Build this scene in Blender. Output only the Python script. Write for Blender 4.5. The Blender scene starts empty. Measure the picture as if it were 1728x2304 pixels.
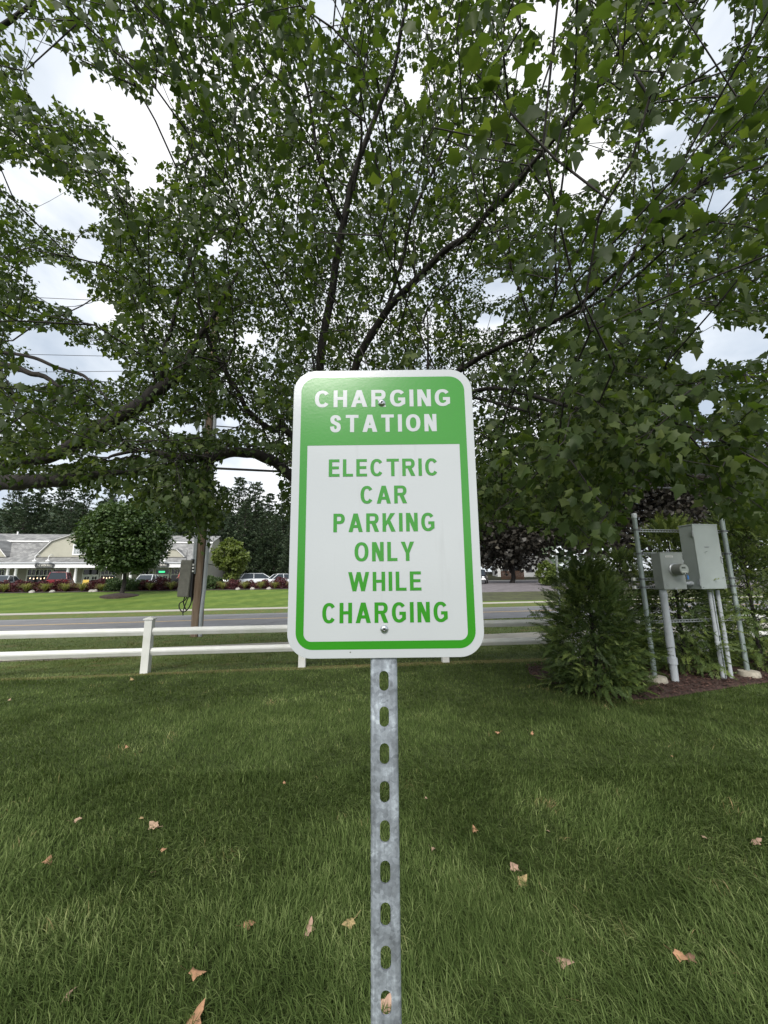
import bpy, math, random
import numpy as np
from mathutils import Vector, Matrix

S = bpy.context.scene
COL = S.collection
PI = math.pi
rnd = random.Random(7)

# ------------------------------------------------------------------ camera
CAM_H = 1.5
PITCH, ROLL, FPX = math.radians(10.25), math.radians(0.65), 865.0
FWD = np.array([0, math.cos(PITCH), math.sin(PITCH)])
UP0 = np.array([0, -math.sin(PITCH), math.cos(PITCH)])
RT0 = np.array([1.0, 0, 0])
RT = RT0 * math.cos(ROLL) - UP0 * math.sin(ROLL)
UP = UP0 * math.cos(ROLL) + RT0 * math.sin(ROLL)
CAMP = np.array([0, 0, CAM_H])
cam_d = bpy.data.cameras.new('camera')
cam = bpy.data.objects.new('camera', cam_d)
COL.objects.link(cam)
cam_d.sensor_fit = 'HORIZONTAL'
cam_d.sensor_width = 36.0
cam_d.lens = 36.0 * FPX / 1728.0
cam_d.clip_start = 0.02
cam_d.clip_end = 2000
m = Matrix(((RT[0], UP[0], -FWD[0], 0), (RT[1], UP[1], -FWD[1], 0), (RT[2], UP[2], -FWD[2], CAM_H), (0, 0, 0, 1)))
cam.matrix_world = m
S.camera = cam

# ------------------------------------------------------------------ world: bright broken overcast over a Nishita sky
SUN_EL, SUN_AZ = math.radians(40), math.radians(192)      # azimuth clockwise from +Y
W = bpy.data.worlds.new('World')
S.world = W
W.use_nodes = True
nt = W.node_tree
nt.nodes.clear()
def wn(t, **k):
    n = nt.nodes.new(t)
    for a, b in k.items():
        setattr(n, a, b)
    return n
out = wn('ShaderNodeOutputWorld')
sky = wn('ShaderNodeTexSky', sky_type='NISHITA', sun_disc=False, sun_elevation=SUN_EL, sun_rotation=SUN_AZ)
bg1 = wn('ShaderNodeBackground'); bg1.inputs[1].default_value = 0.1
nt.links.new(sky.outputs[0], bg1.inputs[0])
tc = wn('ShaderNodeTexCoord')
mp = wn('ShaderNodeMapping'); mp.inputs['Scale'].default_value = (1, 1, 2.2)
nt.links.new(tc.outputs['Generated'], mp.inputs[0])
nz = wn('ShaderNodeTexNoise'); nz.inputs['Scale'].default_value = 2.3; nz.inputs['Detail'].default_value = 7; nz.inputs['Roughness'].default_value = .5
nz.inputs['Distortion'].default_value = .4
nt.links.new(mp.outputs[0], nz.inputs['Vector'])
cr = wn('ShaderNodeValToRGB')
cr.color_ramp.elements[0].position = .36; cr.color_ramp.elements[0].color = (.47, .54, .63, 1)
cr.color_ramp.elements[1].position = .60; cr.color_ramp.elements[1].color = (1.0, 1.0, 1.0, 1)
e_ = cr.color_ramp.elements.new(.48); e_.color = (.72, .77, .83, 1)
nt.links.new(nz.outputs['Fac'], cr.inputs[0])
bg2 = wn('ShaderNodeBackground'); bg2.inputs[1].default_value = 0.72
nt.links.new(cr.outputs[0], bg2.inputs[0])
mx = wn('ShaderNodeMixShader'); mx.inputs[0].default_value = .90
nt.links.new(bg1.outputs[0], mx.inputs[1]); nt.links.new(bg2.outputs[0], mx.inputs[2])
nt.links.new(mx.outputs[0], out.inputs[0])

sun_d = bpy.data.lights.new('sun', 'SUN')
sun_d.energy = 2.2
sun_d.angle = math.radians(25)
sun_d.color = (1, .96, .9)
sun = bpy.data.objects.new('sun', sun_d)
COL.objects.link(sun)
sd = Vector((math.sin(SUN_AZ) * math.cos(SUN_EL), math.cos(SUN_AZ) * math.cos(SUN_EL), math.sin(SUN_EL)))
sun.rotation_euler = sd.to_track_quat('Z', 'Y').to_euler()

S.view_settings.view_transform = 'Standard'
S.view_settings.look = 'None'
S.view_settings.exposure = 0.85
S.view_settings.gamma = 1
S.view_settings.use_curve_mapping = False
S.cycles.max_bounces = 6
S.cycles.diffuse_bounces = 3
S.cycles.glossy_bounces = 2
S.cycles.transmission_bounces = 3
S.cycles.transparent_max_bounces = 6

# ------------------------------------------------------------------ measuring helpers (photo pixel -> place in the world)
def ray(px, py):
    return FWD * FPX + RT * (px - 864.0) - UP * (py - 1152.0)
def at(px, py, Y):
    d = ray(px, py)
    return CAMP + d * (Y / d[1])
def onz(px, py, z=0.0):
    d = ray(px, py)
    return CAMP + d * ((z - CAM_H) / d[2])
def proj(P):
    P = np.atleast_2d(P) - CAMP
    f = P @ FWD
    ok = f > .05
    f = np.where(ok, f, 1)
    px = 864 + FPX * (P @ RT) / f
    py = 1152 - FPX * (P @ UP) / f
    return np.where(ok, px, -9999), np.where(ok, py, -9999), ok

ZD = [-60, 7.6, 9.3, 11, 15, 19, 27, 31, 33, 38, 42, 46, 52, 60, 80, 130, 500]
ZZ = [0, 0, -.10, -.13, -.27, -.42, -.42, -.30, -.20, .55, .95, 1.02, 1.08, 1.3, 2.4, 4.5, 8.0]
SL = .2
def gz(x, y):
    return np.interp(np.asarray(y) - SL * np.asarray(x), ZD, ZZ)
def onground(px, py):
    d = ray(px, py)
    ts = np.linspace(.5, 140, 14000) / d[1]
    P = CAMP + ts[:, None] * d
    k = np.argmax(P[:, 2] < gz(P[:, 0], P[:, 1]))
    return P[k]

# ------------------------------------------------------------------ materials
MATS = {}
def mat(name, col, rough=.6, metal=0.0, var=0.0, scale=8.0, bump=0.0, bscale=None, col2=None, spec=.5, obj_coords=True, stretch=None, trans=0.0, rough2=None, coat=0.0, detail=6):
    if name in MATS:
        return MATS[name]
    mt = bpy.data.materials.new(name); mt.use_nodes = True
    n = mt.node_tree.nodes; l = mt.node_tree.links
    b = n['Principled BSDF']
    b.inputs['Roughness'].default_value = rough
    b.inputs['Metallic'].default_value = metal
    b.inputs['Specular IOR Level'].default_value = spec
    b.inputs['Coat Weight'].default_value = coat
    b.inputs['Base Color'].default_value = (*col, 1)
    t = n.new('ShaderNodeTexCoord')
    src = t.outputs['Object']
    if stretch:
        mp = n.new('ShaderNodeMapping'); mp.inputs['Scale'].default_value = stretch
        l.new(src, mp.inputs[0]); src = mp.outputs[0]
    if var or col2:
        z = n.new('ShaderNodeTexNoise'); z.inputs['Scale'].default_value = scale; z.inputs['Detail'].default_value = detail
        z.inputs['Roughness'].default_value = .6
        l.new(src, z.inputs['Vector'])
        r = n.new('ShaderNodeValToRGB')
        c2 = col2 or tuple(c * (1 - var) for c in col)
        c1 = col if col2 else tuple(min(1, c * (1 + var)) for c in col)
        r.color_ramp.elements[0].position = .35; r.color_ramp.elements[0].color = (*c2, 1)
        r.color_ramp.elements[1].position = .68; r.color_ramp.elements[1].color = (*c1, 1)
        l.new(z.outputs['Fac'], r.inputs[0]); l.new(r.outputs[0], b.inputs['Base Color'])
        if rough2 is not None:
            mr = n.new('ShaderNodeMapRange'); mr.inputs['To Min'].default_value = rough; mr.inputs['To Max'].default_value = rough2
            l.new(z.outputs['Fac'], mr.inputs[0]); l.new(mr.outputs[0], b.inputs['Roughness'])
    if bump:
        z2 = n.new('ShaderNodeTexNoise'); z2.inputs['Scale'].default_value = bscale or scale * 4; z2.inputs['Detail'].default_value = 4
        l.new(src, z2.inputs['Vector'])
        bp = n.new('ShaderNodeBump'); bp.inputs['Strength'].default_value = 1; bp.inputs['Distance'].default_value = bump
        l.new(z2.outputs['Fac'], bp.inputs['Height']); l.new(bp.outputs[0], b.inputs['Normal'])
    MATS[name] = mt
    return mt

def leafmat(name, cols, trans=.35, rough=.45, spec=.4, tboost=(1.6, 1.7, .6), nscale=.35):
    """colour from the per-leaf value 'rnd' and a large scale noise; diffuse + translucent"""
    mt = bpy.data.materials.new(name); mt.use_nodes = True
    n = mt.node_tree.nodes; l = mt.node_tree.links
    b = n['Principled BSDF']; o = n['Material Output']
    a = n.new('ShaderNodeAttribute'); a.attribute_name = 'rnd'
    t = n.new('ShaderNodeTexCoord')
    z = n.new('ShaderNodeTexNoise'); z.inputs['Scale'].default_value = nscale; z.inputs['Detail'].default_value = 3
    l.new(t.outputs['Object'], z.inputs['Vector'])
    ad = n.new('ShaderNodeMath'); ad.operation = 'MULTIPLY_ADD'; ad.inputs[1].default_value = .7
    l.new(a.outputs['Fac'], ad.inputs[0])
    zz = n.new('ShaderNodeMapRange'); zz.inputs['From Min'].default_value = .3; zz.inputs['From Max'].default_value = .7; zz.inputs['To Max'].default_value = .3
    l.new(z.outputs['Fac'], zz.inputs[0]); l.new(zz.outputs[0], ad.inputs[2])
    r = n.new('ShaderNodeValToRGB')
    while len(r.color_ramp.elements) < len(cols):
        r.color_ramp.elements.new(.5)
    for i, (p, c) in enumerate(cols):
        r.color_ramp.elements[i].position = p; r.color_ramp.elements[i].color = (*c, 1)
    l.new(ad.outputs[0], r.inputs[0])
    l.new(r.outputs[0], b.inputs['Base Color'])
    b.inputs['Roughness'].default_value = rough
    b.inputs['Specular IOR Level'].default_value = spec
    if trans > 0:
        tr = n.new('ShaderNodeBsdfTranslucent')
        mm = n.new('ShaderNodeMix'); mm.data_type = 'RGBA'; mm.blend_type = 'MULTIPLY'; mm.inputs[0].default_value = 1
        l.new(r.outputs[0], mm.inputs[6]); mm.inputs[7].default_value = (*tboost, 1)
        l.new(mm.outputs[2], tr.inputs[0])
        ms = n.new('ShaderNodeMixShader'); ms.inputs[0].default_value = trans
        l.new(b.outputs[0], ms.inputs[1]); l.new(tr.outputs[0], ms.inputs[2]); l.new(ms.outputs[0], o.inputs[0])
    return mt

def emit(name, col, s):
    mt = bpy.data.materials.new(name); mt.use_nodes = True
    b = mt.node_tree.nodes['Principled BSDF']
    b.inputs['Base Color'].default_value = (*col, 1)
    b.inputs['Emission Color'].default_value = (*col, 1); b.inputs['Emission Strength'].default_value = s
    return mt

# ------------------------------------------------------------------ mesh helpers
def link(name, me, mt=None, parent=None):
    o = bpy.data.objects.new(name, me)
    COL.objects.link(o)
    if mt is not None and me is not None:
        me.materials.append(mt)
    if parent is not None:
        o.parent = parent
    return o
def tag(o, label=None, cat=None, group=None, kind=None):
    if label: o['label'] = label
    if cat: o['category'] = cat
    if group: o['group'] = group
    if kind: o['kind'] = kind
    return o
def empty(name, loc=(0, 0, 0), rz=0.0, **k):
    o = bpy.data.objects.new(name, None); COL.objects.link(o)
    o.empty_display_size = .2
    o.location = loc; o.rotation_euler = (0, 0, rz)
    tag(o, **k)
    return o
def copy_tree(o, parent=None):
    c = o.copy(); COL.objects.link(c)
    if parent is not None:
        c.parent = parent
    for ch in list(o.children):
        copy_tree(ch, c)
    return c

class MB:
    def __init__(s): s.v = []; s.f = []
    def add(s, v, f):
        n = len(s.v); s.v += [tuple(map(float, p)) for p in v]; s.f += [tuple(i + n for i in q) for q in f]; return s
    def box(s, c, d, rz=0.0, R=None):
        x, y, z = [a / 2 for a in d]
        P = np.array([(a * x, b * y, e * z) for e in (-1, 1) for b in (-1, 1) for a in (-1, 1)])
        if rz:
            cs, sn = math.cos(rz), math.sin(rz)
            P = P @ np.array([[cs, sn, 0], [-sn, cs, 0], [0, 0, 1]])
        if R is not None:
            P = P @ np.array(R).T
        P = P + np.array(c)
        return s.add(P, [(0, 2, 3, 1), (4, 5, 7, 6), (0, 1, 5, 4), (2, 6, 7, 3), (0, 4, 6, 2), (1, 3, 7, 5)])
    def bx(s, x0, x1, y0, y1, z0, z1):
        return s.box(((x0 + x1) / 2, (y0 + y1) / 2, (z0 + z1) / 2), (x1 - x0, y1 - y0, z1 - z0))
    def tube(s, pts, rad, n=10, cap=True):
        pts = [np.array(p, float) for p in pts]
        if not hasattr(rad, '__len__'): rad = [rad] * len(pts)
        rings = []; prev = None
        for i, p in enumerate(pts):
            t = pts[min(i + 1, len(pts) - 1)] - pts[max(i - 1, 0)]
            t = t / (np.linalg.norm(t) + 1e-9)
            if prev is None:
                a = np.array([0, 0, 1.0]) if abs(t[2]) < .9 else np.array([1.0, 0, 0])
            else:
                a = prev
            a = a - t * (a @ t); a /= np.linalg.norm(a); prev = a
            b = np.cross(t, a)
            rings.append([p + rad[i] * (math.cos(k * 2 * PI / n) * a + math.sin(k * 2 * PI / n) * b) for k in range(n)])
        v = [q for r in rings for q in r]; f = []
        for i in range(len(pts) - 1):
            for k in range(n):
                f.append((i * n + k, i * n + (k + 1) % n, (i + 1) * n + (k + 1) % n, (i + 1) * n + k))
        if cap:
            f.append(tuple(range(n))[::-1]); f.append(tuple((len(pts) - 1) * n + k for k in range(n)))
        return s.add(v, f)
    def lathe(s, prof, c=(0, 0, 0), n=20, axis='z'):
        v = []; f = []
        for (r, h) in prof:
            for k in range(n):
                a = 2 * PI * k / n
                p = (r * math.cos(a), r * math.sin(a), h)
                if axis == 'y': p = (p[0], h, p[1])
                if axis == 'x': p = (h, p[0], p[1])
                v.append((p[0] + c[0], p[1] + c[1], p[2] + c[2]))
        for i in range(len(prof) - 1):
            for k in range(n):
                f.append((i * n + k, i * n + (k + 1) % n, (i + 1) * n + (k + 1) % n, (i + 1) * n + k))
        f.append(tuple(range(n))[::-1]); f.append(tuple((len(prof) - 1) * n + k for k in range(n)))
        return s.add(v, f)
    def prism(s, poly, y0, y1):
        """poly in xz, extruded along y"""
        n = len(poly)
        v = [(p[0], y0, p[1]) for p in poly] + [(p[0], y1, p[1]) for p in poly]
        f = [tuple(range(n)), tuple(range(2 * n - 1, n - 1, -1))]
        for k in range(n):
            f.append((k, k + n, (k + 1) % n + n, (k + 1) % n))
        return s.add(v, f)
    def mesh(s, name, smooth=False, bevel=0):
        me = bpy.data.meshes.new(name)
        me.from_pydata(s.v, [], s.f)
        if smooth:
            me.polygons.foreach_set('use_smooth', [True] * len(me.polygons))
        me.update()
        import bmesh
        bm = bmesh.new(); bm.from_mesh(me)
        bmesh.ops.recalc_face_normals(bm, faces=bm.faces)
        if bevel:
            bmesh.ops.bevel(bm, geom=[e for e in bm.edges if e.calc_face_angle(0) > .6], offset=bevel, segments=2, affect='EDGES', profile=.5)
        bm.to_mesh(me); bm.free()
        return me
    def build(s, name, mt=None, parent=None, smooth=False, bevel=0, **k):
        o = link(name, s.mesh(name, smooth, bevel), mt, parent)
        if smooth:
            try:
                md = o.data
                md.set_sharp_from_angle(angle=math.radians(40))
            except Exception:
                pass
        tag(o, **k)
        return o

def npmesh(name, V, F, attr=None, smooth=False):
    """V (N,3), F (M,3) or (M,4) int"""
    me = bpy.data.meshes.new(name)
    V = np.ascontiguousarray(V, np.float32); F = np.ascontiguousarray(F, np.int32)
    k = F.shape[1]
    me.vertices.add(len(V)); me.vertices.foreach_set('co', V.ravel())
    me.loops.add(F.size); me.loops.foreach_set('vertex_index', F.ravel())
    me.polygons.add(len(F)); me.polygons.foreach_set('loop_start', np.arange(0, F.size, k, dtype=np.int32))
    try: me.polygons.foreach_set('loop_total', np.full(len(F), k, np.int32))
    except Exception: pass
    if smooth: me.polygons.foreach_set('use_smooth', np.ones(len(F), bool))
    me.update(calc_edges=True)
    if attr is not None:
        at_ = me.attributes.new('rnd', 'FLOAT', 'POINT')
        at_.data.foreach_set('value', np.ascontiguousarray(attr, np.float32))
    return me

def nrm(a): return a / (np.linalg.norm(a, axis=-1, keepdims=True) + 1e-9)

def scatter(tmpl, tri, P, D, N, Sz, R):
    """place template (K,3: side, along, normal) at P with direction D, normal hint N"""
    D = nrm(D); Sd = nrm(np.cross(D, N)); Nn = np.cross(Sd, D)
    T = np.asarray(tmpl, float)
    if Sz.ndim == 1: Sz = np.stack([Sz, Sz, Sz], 1)
    V = P[:, None, :] + Sd[:, None, :] * (T[None, :, 0:1] * Sz[:, None, 0:1]) + D[:, None, :] * (T[None, :, 1:2] * Sz[:, None, 1:2]) + Nn[:, None, :] * (T[None, :, 2:3] * Sz[:, None, 2:3])
    K = len(T)
    F = np.asarray(tri)[None] + (np.arange(len(P)) * K)[:, None, None]
    return V.reshape(-1, 3), F.reshape(-1, len(tri[0])), np.repeat(R, K)

class VN:
    """cheap smooth value noise"""
    def __init__(s, seed, n=64):
        s.g = np.random.RandomState(seed).rand(n, n); s.n = n
    def __call__(s, x, y):
        x = np.asarray(x, float); y = np.asarray(y, float)
        i = np.floor(x).astype(int); j = np.floor(y).astype(int)
        fx = x - i; fy = y - j
        fx = fx * fx * (3 - 2 * fx); fy = fy * fy * (3 - 2 * fy); n = s.n
        g = s.g
        return (g[i % n, j % n] * (1 - fx) + g[(i + 1) % n, j % n] * fx) * (1 - fy) + (g[i % n, (j + 1) % n] * (1 - fx) + g[(i + 1) % n, (j + 1) % n] * fx) * fy
def vn3(seed):
    a, b, c = VN(seed), VN(seed + 1), VN(seed + 2)
    return lambda P, s: (a(P[:, 0] * s, P[:, 1] * s + 7) + b(P[:, 1] * s, P[:, 2] * s) + c(P[:, 2] * s + 3, P[:, 0] * s)) / 3

def inpoly(x, y, poly):
    r = np.zeros(np.shape(x), bool); n = len(poly); j = n - 1
    for i in range(n):
        xi, yi = poly[i]; xj, yj = poly[j]
        c = ((yi > y) != (yj > y)) & (x < (xj - xi) * (y - yi) / (yj - yi + 1e-12) + xi)
        r ^= c; j = i
    return r

# ------------------------------------------------------------------ ground
MULCH = [(2.48, 7.1), (2.33, 6.6), (2.32, 6.1), (2.45, 5.65), (2.72, 5.30), (3.05, 5.16), (3.5, 5.22), (4.1, 5.44), (4.8, 5.68), (5.6, 5.94), (7.2, 6.3), (9, 6.7), (9.2, 7.6), (6, 7.75), (3.6, 7.55)]

def ground_mat():
    mt = bpy.data.materials.new('lawn'); mt.use_nodes = True
    n = mt.node_tree.nodes; l = mt.node_tree.links
    b = n['Principled BSDF']; b.inputs['Roughness'].default_value = .9; b.inputs['Specular IOR Level'].default_value = .15
    t = n.new('ShaderNodeTexCoord')
    def noise(s, d=5, vec=None):
        z = n.new('ShaderNodeTexNoise'); z.inputs['Scale'].default_value = s; z.inputs['Detail'].default_value = d
        l.new(vec or t.outputs['Object'], z.inputs['Vector']); return z.outputs['Fac']
    def ramp(f, a, b_, ca, cb):
        r = n.new('ShaderNodeValToRGB'); r.color_ramp.elements[0].position = a; r.color_ramp.elements[1].position = b_
        r.color_ramp.elements[0].color = (*ca, 1); r.color_ramp.elements[1].color = (*cb, 1); l.new(f, r.inputs[0]); return r.outputs[0]
    def mixc(f, a, b_):
        m_ = n.new('ShaderNodeMix'); m_.data_type = 'RGBA'; l.new(f, m_.inputs[0]); l.new(a, m_.inputs[6]); l.new(b_, m_.inputs[7]); return m_.outputs[2]
    sx = n.new('ShaderNodeSeparateXYZ'); l.new(t.outputs['Object'], sx.inputs[0])
    dd = n.new('ShaderNodeMath'); dd.operation = 'MULTIPLY_ADD'; dd.inputs[1].default_value = -SL
    l.new(sx.outputs[0], dd.inputs[0]); l.new(sx.outputs[1], dd.inputs[2])
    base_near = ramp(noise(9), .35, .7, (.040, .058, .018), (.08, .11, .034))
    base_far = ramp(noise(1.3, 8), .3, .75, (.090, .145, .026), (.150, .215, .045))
    # mowing stripes on the far lawn
    st = n.new('ShaderNodeTexWave'); st.inputs['Scale'].default_value = .13; st.inputs['Distortion'].default_value = .9; st.inputs['Detail Scale'].default_value = .4
    st.bands_direction = 'X'
    mp = n.new('ShaderNodeMapping'); mp.inputs['Rotation'].default_value = (0, 0, math.radians(52)); l.new(t.outputs['Object'], mp.inputs[0]); l.new(mp.outputs[0], st.inputs['Vector'])
    stf = ramp(st.outputs['Fac'], .3, .7, (.88, .92, .9), (1.1, 1.06, 1.05))
    mm = n.new('ShaderNodeMix'); mm.data_type = 'RGBA'; mm.blend_type = 'MULTIPLY'; mm.inputs[0].default_value = 1
    l.new(base_far, mm.inputs[6]); l.new(stf, mm.inputs[7])
    straw = ramp(noise(14, 6), .3, .7, (.11, .10, .035), (.24, .20, .085))
    verge = mixc(ramp(noise(2.2, 7), .50, .66, (0, 0, 0), (1, 1, 1)), ramp(noise(5, 7), .3, .7, (.09, .13, .035), (.15, .19, .06)), straw)
    def step(a, b_):
        mr = n.new('ShaderNodeMapRange'); mr.inputs['From Min'].default_value = a; mr.inputs['From Max'].default_value = b_; l.new(dd.outputs[0], mr.inputs[0]); return mr.outputs[0]
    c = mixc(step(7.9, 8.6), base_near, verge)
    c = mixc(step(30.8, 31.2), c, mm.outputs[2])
    soil = ramp(noise(.5, 6), .3, .7, (.018, .022, .010), (.05, .05, .025))
    c = mixc(step(54, 60), c, soil)
    wl = n.new('ShaderNodeMath'); wl.operation = 'MULTIPLY_ADD'; wl.inputs[1].default_value = -SL * .55; l.new(sx.outputs[0], wl.inputs[0]); l.new(sx.outputs[1], wl.inputs[2])
    w2 = n.new('ShaderNodeMath'); w2.operation = 'SUBTRACT'; w2.inputs[1].default_value = 7.40; l.new(wl.outputs[0], w2.inputs[0])
    w3 = n.new('ShaderNodeMath'); w3.operation = 'ABSOLUTE'; l.new(w2.outputs[0], w3.inputs[0])
    w4 = n.new('ShaderNodeMapRange'); w4.inputs['From Min'].default_value = .10; w4.inputs['From Max'].default_value = .20; w4.inputs['To Min'].default_value = .9; w4.inputs['To Max'].default_value = 0; l.new(w3.outputs[0], w4.inputs[0])
    c = mixc(w4.outputs[0], c, straw)
    l.new(c, b.inputs['Base Color'])
    bp = n.new('ShaderNodeBump'); bp.inputs['Distance'].default_value = .03; l.new(noise(45, 5), bp.inputs['Height']); l.new(bp.outputs[0], b.inputs['Normal'])
    return mt

def strip(name, d0, d1, x0, x1, mt, dz, nx=60, nd=4, kind=None, parent=None, x_lim=None):
    """a sheet following the ground between offsets d0..d1 from the street frame"""
    xs = np.linspace(x0, x1, nx)
    ds = sorted(set(list(np.linspace(d0, d1, nd)) + [d for d in ZD if d0 < d < d1]))
    ds = np.array(ds)
    X, D = np.meshgrid(xs, ds); Y = D + SL * X
    Z = np.interp(D, ZD, ZZ) + dz
    V = np.stack([X, Y, Z], -1).reshape(-1, 3); a = len(xs)
    F = [(j * a + i, j * a + i + 1, (j + 1) * a + i + 1, (j + 1) * a + i) for j in range(len(ds) - 1) for i in range(a - 1)]
    o = link(name, npmesh(name, V, np.array(F)), mt, parent)
    if kind: o['kind'] = kind
    return o

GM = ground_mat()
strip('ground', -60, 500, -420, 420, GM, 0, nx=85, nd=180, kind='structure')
asph = mat('asphalt', (.165, .165, .170), .85, var=.14, scale=1.2, bump=.004, bscale=90, detail=9)
asph2 = mat('old_asphalt', (.15, .135, .14), .9, var=.2, scale=1.5, bump=.004, bscale=70)
conc = mat('concrete', (.40, .375, .32), .85, var=.12, scale=3, bump=.003, bscale=60)
conc_old = mat('weathered_concrete', (.36, .33, .27), .9, var=.25, scale=12, bump=.004, bscale=70)
road = strip('road', 19, 26.9, -140, 140, asph, .012, kind='structure')
lp = mat('yellow_road_paint', (.62, .42, .16), .6, var=.15, scale=20)
for dd_ in (22.78, 23.0):
    strip('center_line', dd_, dd_ + .11, -140, 140, lp, .016, parent=road)
ep = mat('white_road_paint', (.5, .5, .48), .6, var=.2, scale=20)
strip('edge_line', 26.2, 26.3, -140, 140, ep, .016, parent=road)
# tar seams on the road
seam = mat('tar_seam', (.03, .03, .03), .5)
def seam_path(pts, w=.05):
    b = MB()
    for (a, c) in zip(pts[:-1], pts[1:]):
        a = np.array([a[0], a[1] + SL * a[0], 0]); c = np.array([c[0], c[1] + SL * c[0], 0]); a[2] = c[2] = -.42 + .0165
        t = nrm(c - a); s_ = np.array([-t[1], t[0], 0]) * w / 2
        b.add([a - s_, c - s_, c + s_, a + s_], [(0, 1, 2, 3)])
    b.build('tar_seam', seam, road)
seam_path([(-6.2, 19.3), (-5.6, 20.3), (-5.3, 21.2), (-4.4, 22.0)])
seam_path([(-14, 24.6), (-11, 24.9), (-7, 24.7), (-3, 25.0), (2, 24.8)])
strip('far_sidewalk', 29.7, 31.0, -140, 60, conc, .012, kind='structure')
# near sidewalk: one slab after another
sw = empty('sidewalk', (0, 0, 0), kind='structure')
for i in range(26):
    x0 = -16 + i * 1.5
    strip('slab', 10.35, 11.75, x0, x0 + 1.485, conc, .02 + .003 * (i % 3), nx=2, nd=2, parent=sw)
strip('sidewalk_base', 10.3, 11.8, -140, 140, conc_old, .008, kind='structure')
# car parks
strip('parking_lot', 43.6, 50.2, -140, -8, asph, .012, kind='structure')
strip('driveway', 36.6, 44, 3, 60, asph2, .012, kind='structure')
strip('painted_shade_grass', 31.9, 36.6, 2, 60, mat('painted_shade_grass', (.075, .085, .032), .95, col2=(.040, .042, .022), scale=1.2, detail=8), .008, kind='structure')  # shade under the purple trees, painted as a dark olive sheet over the lawn
strip('parking_lot', 44.0, 62, 3, 60, asph2, .014, kind='structure')

# mulch bed ---------------------------------------------------------------
mulch_m = mat('mulch', (.055, .030, .024), .95, var=.5, scale=30, bump=.01, bscale=80)
def bed_mesh(poly, z0, h):
    c = np.mean(poly, 0); V = []; n = len(poly); F = []
    for k, (s_, hh) in enumerate(((1, 0), (.93, h * .7), (.75, h), (0.02, h * 1.1))):
        for p in poly: q = c + (np.array(p) - c) * s_; V.append((q[0], q[1], z0 + hh))
    for k in range(3):
        for i in range(n): F.append((k * n + i, k * n + (i + 1) % n, (k + 1) * n + (i + 1) % n, (k + 1) * n + i))
    b = MB(); b.add(V, F + [tuple(3 * n + i for i in range(n))]); return b
bed = bed_mesh(MULCH, .005, .04).build('mulch_bed', mulch_m, kind='structure', smooth=True)
rs = np.random.RandomState(3)
N = 9000
x = rs.uniform(2.2, 9, N * 2); y = rs.uniform(5, 7.7, N * 2)
ok = inpoly(x, y, [tuple(np.array([5.2, 6.5]) + (np.array(p) - np.array([5.2, 6.5])) * 1.015) for p in MULCH])
x, y = x[ok][:N], y[ok][:N]
ang = rs.rand(len(x)) * 2 * PI
D = np.stack([np.cos(ang), np.sin(ang), rs.normal(0, .25, len(x))], 1)
Nn = np.stack([rs.normal(0, .5, len(x)), rs.normal(0, .5, len(x)), np.ones(len(x))], 1)
Pm = np.stack([x, y, .045 + rs.rand(len(x)) * .02], 1)
ln = rs.uniform(.02, .07, len(x))
V, F, A = scatter([(-.5, -.5, 0), (.5, -.5, 0), (.35, .5, 0), (-.35, .5, .05)], [(0, 1, 2, 3)], Pm, D, Nn, np.stack([rs.uniform(.006, .018, len(x)), ln, ln], 1), rs.rand(len(x)))
chip_m = leafmat('bark_chips', [(0, (.020, .010, .008)), (.5, (.065, .032, .025)), (.85, (.13, .070, .055)), (1, (.22, .14, .11))], trans=0, rough=.85)
tag(link('mulch_chips', npmesh('mulch_chips', V, F, A), chip_m), 'dark red-brown shredded bark mulch covering the planting bed', 'mulch', kind='stuff')

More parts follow.
